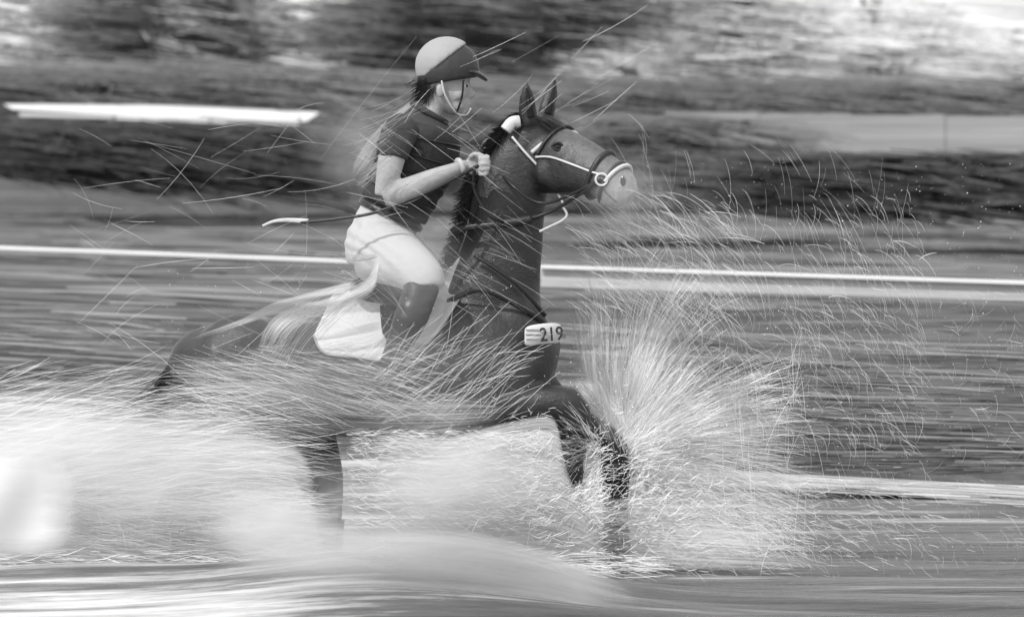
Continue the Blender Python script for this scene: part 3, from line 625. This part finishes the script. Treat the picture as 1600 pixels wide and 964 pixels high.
def hand(bm, c, yaw=0, s=1.0):
    ball(bm, c, (.042 * s, .02 * s, .045 * s))
    for i, (L_, dz) in enumerate(((.9, .034), (1.0, .012), (.95, -.011), (.78, -.033))):
        b0 = c + Vector((.026, -.008, dz)); pts = [b0, b0 + Vector((.032 * L_, -.022, .004)), b0 + Vector((.036 * L_, -.05, -.004)), b0 + Vector((.004, -.056 * L_, -.008)), b0 + Vector((-.008, -.038, -.006))]
        l = Loft([(0, 0, 0, 1, 1)] * 2); l.p = [np.array(p) for p in pts]; l.r = [np.array((.0105, .0105)) * (1 - .07 * k) for k in range(5)]; l.n = 4; l.add(bm, 8, 4)
    pts = [c + Vector((-.02, -.014, .03)), c + Vector((.0, -.034, .046)), c + Vector((.03, -.046, .042)), c + Vector((.05, -.05, .03))]
    l = Loft([(0, 0, 0, 1, 1)] * 2); l.p = [np.array(p) for p in pts]; l.r = [np.array((.012, .012)), np.array((.012, .012)), np.array((.0105, .0105)), np.array((.008, .008))]; l.n = 3; l.add(bm, 8, 4)
HN, HF = W(742, 258, 0) + Vector((0, -.19, 0)), W(763, 236, 0) + Vector((0, .07, 0))
hand(bm, HN); hand(bm, HF)
link("body", remeshed("rider_body", bm, .0065, 3, .4), M['skin'], person)
for s in (-1, 1):
    ec = W(728, 135, 0) + Vector((-.004, s * .034, 0))
    bm = bmesh.new(); ball(bm, ec, (.0125, .0125, .0095)); me = bpy.data.meshes.new("eye"); bm.to_mesh(me); bm.free(); eo = link("eye", me, M['eyewhite'], person)
    bm = bmesh.new(); ball(bm, ec + Vector((.0075, s * .0055, 0)), (.0062, .0062, .0062)); me = bpy.data.meshes.new("iris"); bm.to_mesh(me); bm.free(); link("iris", me, M['eye'], eo)
    link("eyebrow", tube_mesh("eyebrow", [ec + Vector((-.012, s * .014, .02)), ec + Vector((.0, s * .01, .024)), ec + Vector((.012, -s * .004, .021))], .003, 5), M['hair_dark'], person)
link("lips", tube_mesh("lips", [W(726, 162, -.024), W(733, 161, -.010), W(735, 161, 0), W(733, 161, .010), W(726, 162, .024)], .0055, 6), M['lip'], person)
def garment(name, parts, off, mat, vox=.009, sm=5, extra=None, fold=.003):
    bm = bmesh.new()
    for l, t0, t1 in parts: l.add(bm, 20, 6, t0, t1, off)
    if extra: extra(bm)
    me = remeshed(name, bm, vox, sm); n_ = len(me.vertices); c = np.empty(n_ * 3, np.float32); me.vertices.foreach_get("co", c); c = c.reshape(-1, 3)
    q = np.empty(n_ * 3, np.float32); me.vertices.foreach_get("normal", q); q = q.reshape(-1, 3)
    if fold:
        a_ = c[:, 0] * .8 + c[:, 2]; w_ = np.sin(a_ * 70 + 3 * np.sin(c[:, 0] * 17 + c[:, 1] * 9) + 2 * np.sin(c[:, 2] * 23)) * np.clip(np.sin(c[:, 0] * 13 + c[:, 2] * 11 + 1) + .3, 0, 1)
        c = c + q * (w_ * fold)[:, None]; me.vertices.foreach_set("co", c.astype(np.float32).ravel())
    return link(name, me, mat, person)
garment("breeches", [(torso, 0, 2.3), (thigh, 0, 4), (shin, 0, .5), (thighF, 0, 4), (shinF, 0, .5)], .014, M['breech'])
for sp, fp in ((shin, foot), (shinF, footF)): garment("riding_boot", [(sp, .45, sp.n), (fp, 0, fp.n)], .012, M['boot'], fold=.0012)
garment("shirt", [(torso, 2.1, 6.1), (uarm, 0, 1.75), (farm, 0, .9)], .012, M['shirt'])
vest = garment("body_protector", [(torso, 2.35, 5.4)], .034, M['vest'], .010, 4)
for k in range(4):      # padded seams
    t = 2.8 + k * .62
    link("seam", tube_mesh("seam", [torso.at(t, a, .036) for a in np.linspace(0, 2 * math.pi, 15)], .005, 5), M['leather'], vest)
link("belt", tube_mesh("belt", [torso.at(2.2, a, .022) for a in np.linspace(0, 2 * math.pi, 15)], .016, 8, .5), M['leather'], person)
link("collar", tube_mesh("collar", [torso.at(6.35, a, .016) for a in np.linspace(0, 2 * math.pi, 13)], .014, 8), M['shirt'], person)
link("wrist_cuff", tube_mesh("wrist_cuff", [fore.at(3.2, a, .005) for a in np.linspace(0, 2 * math.pi, 11)], .012, 8), M['glove'], person)
# hair
bag = Bag(); N = 700; px = RNG.normal(668, 6, N); py = RNG.uniform(118, 150, N)
px_strands(bag, px, py, RNG.uniform(-.075, .075, N), RNG.normal(235, 14, N), RNG.uniform(8, 26, N), RNG.uniform(-.3, .2, N), RNG.uniform(.8, 1.8, N), K=5)
bag.build("hair", M['hair'], person)
# helmet: dark shell with a peak and a pale crown
bm = bmesh.new(); ball(bm, W(702, 108, 0), (.132, .107, .125)); ball(bm, W(694, 112, 0), (.122, .105, .11))
bmesh.ops.bisect_plane(bm, geom=bm.verts[:] + bm.edges[:] + bm.faces[:], plane_co=W(702, 128, 0), plane_no=(.16, 0, -1), clear_outer=True)
bmesh.ops.holes_fill(bm, edges=[e for e in bm.edges if e.is_boundary], sides=200)
hl = link("helmet", remeshed("helmet", bm, .008, 4), M['helmet'], person)
bm = bmesh.new(); pk = Loft([(726, 112, 0, 5, 30), (742, 114, 0, 5, 28), (756, 122, 0, 4, 20), (761, 127, 0, 2, 10)]); pk.add(bm, 16, 5)
link("peak", remeshed("peak", bm, .005, 3), M['helmet'], hl)
bm = bmesh.new()                # white cover over the rear and top
ball(bm, W(698, 104, 0), (.139, .113, .130))
bmesh.ops.bisect_plane(bm, geom=bm.verts[:] + bm.edges[:] + bm.faces[:], plane_co=W(700, 92, 0), plane_no=(.62, 0, -.78), clear_outer=True)
bmesh.ops.holes_fill(bm, edges=[e for e in bm.edges if e.is_boundary], sides=200)
link("helmet_cover", remeshed("helmet_cover", bm, .008, 3), M['silk'], hl)
link("chin_strap", tube_mesh("chin_strap", [W(690, 126, -.09), W(696, 150, -.082), W(712, 176, -.05), W(728, 180, -.015), W(736, 170, -.03)], .0045, 6), M['pale_strap'], hl)
link("chin_strap", tube_mesh("chin_strap", [W(724, 124, -.088), W(722, 150, -.078), W(714, 176, -.05)], .0045, 6), M['leather'], hl)

# reins (part of the bridle, so of the horse)
bitp = head.at(4.8, R_(-100), .02)
link("rein", tube_mesh("rein", [HN + Vector((0, -.03, -.02)), W(742, 300, -.19), W(768, 338, -.19), W(812, 345, -.18), W(870, 326, -.2), bitp], .0075, 6, .6), M['leather'], horse)
link("rein", tube_mesh("rein", [HF + Vector((0, -.03, -.02)), W(778, 262, -.02), W(800, 290, -.15), W(852, 318, -.19), bitp + Vector((0, .01, 0))], .0065, 6, .6), M['leather'], horse)
link("martingale_strap", tube_mesh("martingale_strap", [W(706, 362, -.1), W(730, 356, -.14), W(770, 352, -.165), W(815, 346, -.17), W(842, 338, -.15)], .014, 8, .5), M['leather'], horse)
link("rein_stop", tube_mesh("rein_stop", [W(788, 349, -.185), W(808, 347, -.188), W(830, 343, -.185)], .022, 12), M['leather'], horse)
link("bit_glint", tube_mesh("bit_glint", [W(880, 324, -.21), W(886, 336, -.21), W(878, 345, -.21), W(862, 353, -.21), W(843, 362, -.2)], .0055, 6), M['pale_strap'], horse)  # pale cord added in place of bright glints by the bit

# whip held in the near hand
wp = empty("riding_whip", HN); tag(wp, "thin dark riding whip with a pale flap held back past the rider's hip", "whip")
link("shaft", tube_mesh("shaft", [HN + Vector((.05, -.05, -.0)), W(742, 262, -.24), W(670, 300, -.32), W(590, 331, -.33), (W(530, 342, -.3)), W(470, 348, -.27)], .0085, 8, 1, None, .7), M['leather'], wp)
link("flap", tube_mesh("flap", [W(482, 346, -.272), W(450, 344, -.27), W(428, 346, -.27), W(410, 353, -.27)], .011, 8, .3, None, .4), M['pale_strap'], wp)

# ================================================================== THROWN WATER
M['spray'] = shaded("spray_threads", .5, .92, .35, .5)
def sheet(name, rows, Y, bulge, mat, label, n=60, m_=40, edges=(.15, .15, .15, .15)):
    """curved lamella through rows of points; every row runs along the flow. edges = width over which it thins out (row start, row end, first row, last row)"""
    R = [[np.array(p, float) for p in r] for r in rows]; V, S, UV = [], [], []
    for j in range(m_ + 1):
        v = j / m_
        for i in range(n + 1):
            u = i / n; col = [cr(r, u * (len(r) - 1)) for r in R]; q = cr(col, v * (len(col) - 1))
            y = Y - bulge * math.sin(math.pi * u) * math.sin(math.pi * v) + .03 * math.sin(9 * u + 4 * v)
            V.append(W(q[0], q[1], y)); UV.append((u, v))
            e = 1
            for val, w_ in ((u, edges[0]), (1 - u, edges[1]), (v, edges[2]), (1 - v, edges[3])):
                if w_ > 0: x = min(1, val / w_); e *= x * x * (3 - 2 * x)
            S.append(e)
    idx = np.arange((n + 1) * (m_ + 1)).reshape(m_ + 1, n + 1); Q = np.stack([idx[:-1, :-1], idx[:-1, 1:], idx[1:, 1:], idx[1:, :-1]], -1).reshape(-1, 4)
    o = link(name, mesh_np(name, np.array([v[:] for v in V]), Q, True, S, UV), mat)
    tag(o, label, "splash", kind="stuff"); return o
MS = sheet_mat
sheet("white_burst", [[(-150, 700), (-20, 700), (60, 704), (130, 712)], [(-150, 760), (-20, 760), (60, 760), (135, 762)], [(-150, 820), (-20, 820), (60, 820), (135, 820)], [(-150, 884), (-20, 884), (60, 878), (130, 868)]],  # unidentified white patch, built as a dense sheet
      -.75, .05, MS("solid_white", 1.0, .9, .97, 1.2, 8, fill=1.15, rag=.6), "dense white patch at the left edge", edges=(0, .4, .25, .3))
# each mass of thrown water is two or three lamellae, one behind the other
REAR = [[(-60, 575), (120, 580), (250, 600), (370, 632), (440, 652)], [(-60, 650), (120, 655), (270, 662), (400, 675), (470, 698)],
      [(-60, 720), (120, 720), (280, 715), (420, 720), (492, 740)], [(-60, 800), (120, 800), (280, 790), (430, 790), (502, 805)], [(-60, 935), (120, 935), (280, 930), (430, 930), (540, 930)]]
sheet("splash_sheet", REAR, -.42, .14, MS("thrown_foam_rear", .66, .5, .85, 2.0, 50, fill=1.0, rag=2.6), "curved sheet of white water thrown up over the hind legs", edges=(0, .10, .45, .1))
sheet("splash_sheet", [[(x - 12, y + 14) for x, y in r] for r in REAR], -.34, .10, MS("thrown_foam_rear_inner", .7, .45, .8, 1.6, 24, fill=1.1, rag=2.4), "inner sheet of white water behind the one thrown over the hind legs", edges=(0, .16, .45, .1))
sheet("splash_sheet", [[(230, 548), (400, 556), (540, 590), (680, 600), (800, 615)], [(230, 620), (400, 612), (540, 640), (680, 645), (800, 640)], [(250, 690), (400, 680), (540, 690), (680, 680), (800, 668)]],
      -.46, .06, MS("flank_spray", .6, .6, .95, 3, 50, fill=.5, rag=2.4), "thin veil of spray across the horse's belly and flank", edges=(.2, .25, .45, .2))
WAVE = [[(520, 668), (610, 662), (700, 676), (790, 656), (858, 645), (874, 672)], [(500, 720), (610, 705), (700, 710), (800, 690), (864, 690), (884, 722)],
      [(490, 780), (610, 765), (700, 765), (800, 745), (872, 760), (912, 790)], [(480, 850), (610, 830), (720, 820), (820, 810), (900, 830), (950, 860)], [(480, 930), (610, 930), (720, 930), (830, 930), (920, 925), (990, 925)]]
sheet("splash_sheet", WAVE, -.45, .16, MS("wave_foam", .7, .5, .85, 2.2, 44, fill=.9, rag=2.8), "broad white wave pushed up between the fore and hind legs", edges=(.5, .16, .12, .12))
sheet("splash_sheet", [[(x + 4, y + 16) for x, y in r] for r in WAVE], -.36, .10, MS("wave_foam_inner", .8, .45, .8, 2, 24, fill=1.0, rag=2.6), "inner white wave behind the one between the fore and hind legs", edges=(.55, .25, .18, .12))
sheet("foam_swell", [[(360, 842), (560, 812), (700, 818), (820, 846), (900, 876), (985, 908)], [(250, 890), (520, 868), (700, 868), (840, 890), (930, 915), (1020, 940)], [(150, 990), (500, 985), (700, 985), (860, 990), (950, 995), (1050, 995)]],
      -1.75, .08, MS("milky_swell", .75, .42, .62, 1.0, 8, fill=.95, rag=.9), "smooth milky swell of water in the foreground below the horse", edges=(.5, .3, .35, 0))
sheet("splash_sheet", [[(885, 600), (905, 625), (925, 655), (945, 700)], [(905, 590), (925, 612), (950, 640), (975, 690)], [(935, 590), (955, 612), (980, 640), (1000, 690)]],
      -.2, .03, MS("knee_spray", .6, .7, .95, 2, 26, fill=.6, rag=3), "small bright splash between the raised knee and the straight foreleg", n=30, m_=16, edges=(.35, .3, .3, .35))
sheet("splash_sheet", [[(950, 700), (900, 600), (880, 520), (875, 440)], [(955, 695), (960, 600), (965, 520), (970, 430)], [(960, 695), (1020, 620), (1060, 550), (1100, 480)], [(965, 705), (1060, 670), (1140, 630), (1220, 590)], [(965, 720), (1070, 710), (1180, 710), (1290, 720)], [(965, 735), (1060, 760), (1160, 790), (1270, 830)]],
      .22, .1, MS("burst_veil", .7, .7, .95, 1.5, 70, fill=.75, rag=3.5), "fan of spray bursting forward from the striking foreleg", edges=(.02, .85, .1, .25))
sheet("splash_sheet", [[(700, 790), (900, 775), (1050, 775), (1250, 800)], [(700, 840), (900, 830), (1050, 835), (1300, 850)], [(700, 900), (900, 890), (1080, 895), (1330, 905)]],
      -.3, .05, MS("low_spray", .75, .6, .95, 3, 34, fill=.8, rag=2.5), "low churned spray around the forelegs at the waterline", edges=(.2, .35, .3, .3))

bag = Bag(); Uf = RNG.uniform; Nm = RNG.normal
def burst(N, cx, cy, a0, a1, r0, r1, L0, L1, rm, Y0=.0, ys=.2, bend=.12):
    if Y0 == 0: Y0 = .42; ys = .12
    jets = Uf(a0, a1, 26)
    a = np.where(RNG.random(N) < .45, jets[RNG.integers(0, 26, N)] + Nm(0, 2.2, N), Uf(a0, a1, N)); rr = Uf(0, 1, N) ** 1.6 * (r1 - r0) + r0; px = cx + np.cos(np.radians(a)) * rr + Nm(0, 7, N); py = cy - np.sin(np.radians(a)) * rr + Nm(0, 9, N)
    s = np.where(a < 90, 1, -1); px_strands(bag, px, py, Nm(Y0, ys, N), a + Nm(0, 7, N), Uf(L0, L1, N) * (.5 + .8 * rr / r1), s * Uf(0, 2 * bend, N), Uf(rm * .5, rm, N))
burst(2700, 958, 700, 8, 108, 5, 170, 14, 75, .85)
burst(2300, 962, 700, -12, 30, 5, 230, 15, 80, .9)
burst(650, 960, 660, 45, 102, 40, 235, 14, 60, .65)
burst(2400, 965, 720, -35, -2, 10, 250, 15, 60, .85)
burst(400, 935, 700, 110, 215, 5, 60, 10, 32, 1.1, -.25)
burst(800, 975, 720, -20, 100, 20, 150, 12, 60, .8, -.05, .1)
burst(420, 985, 600, 58, 84, 0, 60, 50, 110, 1.2)
N = 900; px = Uf(-40, 1010, N); py = 858 + RNG.beta(2, 2, N) * 44; px_strands(bag, px, py, Uf(-1.0, -.62, N), Nm(-3, 7, N), Uf(14, 70, N), Nm(0, .08, N), Uf(.5, 1.2, N), K=3)
N = 1500; px = Uf(60, 470, N); py = 770 + Uf(0, 1, N) * 100; px_strands(bag, px, py, Nm(-.62, .04, N), Nm(-6, 8, N), Uf(20, 90, N), Nm(0, .1, N), Uf(.3, .7, N), K=4)
# single long falling threads reaching up round the muzzle and out to the right
N = 170; px = Uf(940, 1420, N); py = Uf(170, 470, N) + (px - 940) * .15; px_strands(bag, px, py, Nm(0, .3, N), Nm(-58, 14, N), Uf(30, 95, N), Uf(.1, .35, N), Uf(.25, .7, N), K=8)
# beads of water
def beads(N, px, py, Y, r0, r1):
    px_strands(bag, px, py, Y, Uf(0, 360, N), Uf(1.0, 2.6, N), np.zeros(N), Uf(r0, r1, N), K=3)
N = 1500; beads(N, Nm(985, 75, N), Nm(690, 75, N), Nm(-.1, .25, N), .8, 2.6)
N = 900; beads(N, Uf(980, 1600, N), Uf(250, 900, N), Nm(0, .4, N), .6, 1.9)
N = 500; beads(N, Nm(880, 90, N), Nm(800, 40, N), Nm(-.5, .1, N), .8, 2.4)
N = 260; beads(N, Uf(250, 800, N), Uf(400, 650, N), Nm(-.5, .1, N), .6, 1.8)
# churned area round the legs
N = 3800; px = Nm(890, 75, N); py = Nm(785, 50, N); px = np.where((px > 940) & (px < 985) & (RNG.random(N) < .7), px - 120, px); px = np.where((px > 862) & (px < 912) & (py < 760), px - 70, px); px_strands(bag, px, py, Nm(-.35, .15, N), Nm(25, 35, N), Uf(6, 26, N), Nm(0, .2, N), Uf(.6, 1.5, N), K=3)
N = 1500; px = Uf(540, 870, N); py = 672 + Uf(0, 1, N) ** 1.3 * 150; px_strands(bag, px, py, Nm(-.60, .05, N), Nm(-10, 16, N), Uf(6, 30, N), Nm(0, .2, N), Uf(.5, 1.0, N), K=3)
N = 1700; px = Uf(-20, 470, N); py = 565 + RNG.beta(1.8, 1.6, N) * 235 + 12 * np.sin(px / 60) + 52 * np.clip((px - 170) / 120, 0, 1); px_strands(bag, px - 15, py, Nm(-.62, .04, N), 12 - 24 * (px / 500) ** 2 + Nm(0, 5, N), Uf(25, 110, N), Nm(0, .1, N), Uf(.25, .7, N), K=5)
N = 2600; px = 960 + RNG.gamma(2, 85, N); py = 745 + RNG.beta(1.5, 1.6, N) * 160; px_strands(bag, px, py, Nm(0, .3, N), Nm(-22, 22, N), Uf(8, 34, N), Uf(-.2, .3, N), Uf(.4, .95, N), K=3)
# flank: near-horizontal threads, then steeper ones rising past the shoulder
N = 620; px = Uf(255, 640, N); py = 516 + Uf(0, 1, N) ** .7 * 120 + (640 - px) * .05; px_strands(bag, px, py, Nm(-.5, .06, N), Nm(-13, 7, N), Uf(20, 90, N), Nm(.05, .08, N), Uf(.25, .7, N))
N = 170; px = Uf(560, 800, N); py = Uf(540, 665, N); px_strands(bag, px, py, Nm(-.5, .05, N), Nm(42, 13, N), Uf(30, 110, N), Nm(.1, .12, N), Uf(.35, .85, N), K=6)
# long thin threads over rider and horse and in the air behind them
N = 90; px = Uf(520, 800, N); py = Uf(170, 480, N); px_strands(bag, px, py, Nm(-.5, .08, N), Nm(-32, 9, N), Uf(30, 110, N), Uf(0, .16, N), Uf(.2, .55, N), K=6)
N = 95; px = Uf(100, 640, N); py = Uf(180, 560, N); px_strands(bag, px, py, Nm(-.1, .3, N), np.where(RNG.random(N) < .5, Nm(33, 20, N), Nm(-18, 16, N)), 20 + RNG.gamma(2, 32, N), Nm(.03, .14, N), Uf(.2, .6, N), K=6)
N = 24; px = Uf(660, 940, N); py = Uf(60, 240, N); px_strands(bag, px, py, Nm(-.1, .3, N), Nm(30, 7, N), Uf(50, 120, N), Nm(-.05, .08, N), Uf(.25, .6, N), K=6)
# spray thrown forward past the muzzle: falling arcs, smaller and finer with distance
N = 330; px = Uf(880, 1140, N); py = 290 + Uf(0, 1, N) ** .8 * 190 + np.maximum(0, px - 1000) * .1; px_strands(bag, px, py, Nm(0, .2, N), Nm(-20, 12, N), Uf(25, 75, N), Uf(.2, .55, N), Uf(.35, 1.0, N), K=7)
N = 480; px = Uf(1040, 1440, N); py = 290 + Uf(0, 1, N) ** .8 * 400; px_strands(bag, px, py, Nm(0, .25, N), Nm(-30, 22, N), Uf(12, 46, N), Uf(.3, .9, N), Uf(.4, 1.0, N), K=7)
N = 520; px = Uf(1050, 1620, N); py = Uf(440, 940, N); px_strands(bag, px, py, Nm(0, .3, N), Nm(-60, 35, N), Uf(10, 36, N), Nm(.4, .4, N), Uf(.35, .8, N), K=7)
N = 46; px = Nm(1200, 45, N); py = Uf(560, 900, N); px_strands(bag, px, py, Nm(-.2, .3, N), Nm(90, 7, N), Uf(50, 130, N), Nm(0, .1, N), Uf(.5, 1.0, N), K=6)
N = 110; px = Uf(80, 500, N); py = Uf(740, 820, N); px_strands(bag, px, py, Nm(-.7, .1, N), Nm(-70, 30, N), Uf(15, 50, N), Nm(.3, .3, N), Uf(.4, .8, N), K=6)
o = bag.build("water_spray", M['spray']); tag(o, "fine white threads and drops of water thrown up all round the horse", "spray", kind="stuff")

# motion ghosts of saddle cloth and rider's back, built as ribbons of water
bag = Bag()
for (x0, y0, a, L, bd, n, sp) in ((588, 400, 203, 60, .4, 40, 2), (585, 440, 205, 190, -.25, 34, 10), (500, 478, 215, 130, -.25, 20, 10), (652, 158, 214, 110, .1, 14, 10), (604, 250, 228, 60, .1, 30, 8), (612, 205, 220, 80, .1, 20, 9)):
    px_strands(bag, Nm(x0, sp * .6, n), Nm(y0, sp, n), Nm(-.40, .04, n), Nm(a, 5, n), Uf(L * .5, L, n), Nm(bd, .06, n), Uf(.4, 1.1, n), K=8)
o = bag.build("ghost_threads", M['spray']); tag(o, "pale threads built for the motion ghosts of rider and saddle cloth", "spray", kind="stuff")
sheet("ghost_ribbon", [[(588, 396), (570, 436), (510, 462), (450, 478), (414, 506), (394, 556)], [(592, 410), (576, 448), (514, 478), (462, 494), (432, 520), (414, 562)], [(590, 430), (580, 462), (524, 492), (478, 512), (448, 536), (436, 566)]],
      -.37, .02, MS("cloth_ribbon", .75, .7, .95, 1.6, 20, fill=.75, rag=3.4), "pale motion ghost of the saddle cloth, a ribbon curling back over the croup", n=40, m_=12, edges=(.05, .3, .25, .4))
sheet("ghost_ribbon", [[(560, 436), (500, 450), (430, 470), (370, 500), (290, 528)], [(560, 450), (500, 470), (420, 496), (360, 516), (280, 542)]],
      -.30, .02, MS("croup_ribbon", .7, .6, .9, 2, 14, fill=.8, rag=2.4), "faint pale motion-ghost ribbon trailing along the top of the croup", n=40, m_=12, edges=(.1, .4, .3, .4))
sheet("ghost_ribbon", [[(650, 150), (610, 180), (575, 215), (545, 262)], [(640, 190), (604, 222), (575, 262), (548, 300)]],
      .05, .02, MS("back_ribbon", .6, .6, .9, 2, 14, fill=.8, rag=2.4), "pale veil of spray behind the rider's shoulders", n=30, m_=12, edges=(.1, .4, .2, .4))

# ---- drifting spray: mist volumes, thick in the middle and thinning to nothing
def mist(name, cx, cy, Y, rx, ry, rz, dens, label, tilt=0):
    c = W(cx, cy, Y); k = (Y + CAM_D) / CAM_D / PPM; bm = bmesh.new(); bmesh.ops.create_icosphere(bm, subdivisions=3, radius=1)
    me = bpy.data.meshes.new(name); bm.to_mesh(me); bm.free()
    m = bpy.data.materials.new(name); m.use_nodes = True; nt = m.node_tree; nt.nodes.remove(nt.nodes["Principled BSDF"])
    v = nt.nodes.new("ShaderNodeVolumePrincipled"); v.inputs["Color"].default_value = (.99, .99, .99, 1); v.inputs["Anisotropy"].default_value = .0
    tc = nt.nodes.new("ShaderNodeTexCoord"); ln = nt.nodes.new("ShaderNodeVectorMath"); ln.operation = 'LENGTH'; nt.links.new(tc.outputs["Object"], ln.inputs[0])
    fall = nt.nodes.new("ShaderNodeMapRange"); fall.interpolation_type = 'SMOOTHSTEP'; fall.inputs[1].default_value = 1.0; fall.inputs[2].default_value = .1; nt.links.new(ln.outputs["Value"], fall.inputs[0])
    n = noise(nt, (1.6, 1.5, 3.2), 4, .6, "Object", .3); rp = ramp(nt, n.outputs[0], [(.36, .25), (.62, 1.0)])
    nt.links.new(mathn(nt, 'MULTIPLY', mathn(nt, 'MULTIPLY', fall.outputs[0], rp.outputs[0]), dens), v.inputs["Density"])
    nt.links.new(v.outputs[0], nt.nodes["Material Output"].inputs["Volume"])
    o = link(name, me, m); o.location = c; o.scale = (rx * k, ry, rz * k); o.rotation_euler = (0, math.radians(tilt), 0)
    tag(o, label, "mist", kind="stuff")
mist("spray_mist", 270, 735, -.85, 255, .40, 115, 3.2, "milky mist of spray hiding the horse's hind legs", -4)
mist("spray_mist", 60, 690, -.85, 260, .40, 100, 3, "milky mist of spray trailing at the far left behind the horse")
mist("spray_mist", 715, 750, -.85, 190, .40, 105, 3.8, "milky mist of spray rolling under the horse's belly")
mist("spray_mist", 420, 815, -.95, 120, .3, 70, 10, "dense white knot of spray just behind the hind foot")
mist("spray_mist", 520, 800, -.55, 70, .2, 110, 4, "faint mist round the hind leg where it enters the water")
mist("spray_mist", 980, 710, .55, 190, .25, 170, 4, "thin mist glowing inside the forward burst of spray")
mist("spray_mist", 650, 890, -1.5, 380, .35, 80, 8, "low milky mist over the swell in the foreground", 6)
mist("spray_mist", 560, 570, -.62, 330, .2, 130, 1.6, "added contrast-softening veil of mist over the horse's croup, flank and shoulder", 4)  # from here on, thin mists added to soften contrast and lift blacks
mist("spray_mist", 560, 230, .1, 110, .2, 120, 2.0, "added faint mist behind the rider's shoulders", -40)
mist("spray_mist", 985, 300, -.75, 90, .2, 90, 1.8, "added faint mist round the horse's muzzle")
mist("spray_mist", 640, 420, -.7, 130, .2, 110, 1.6, "added thin mist softening contrast across the rider's seat and leg")
SC.cycles.volume_bounces = 3; SC.cycles.volume_step_rate = 2.0
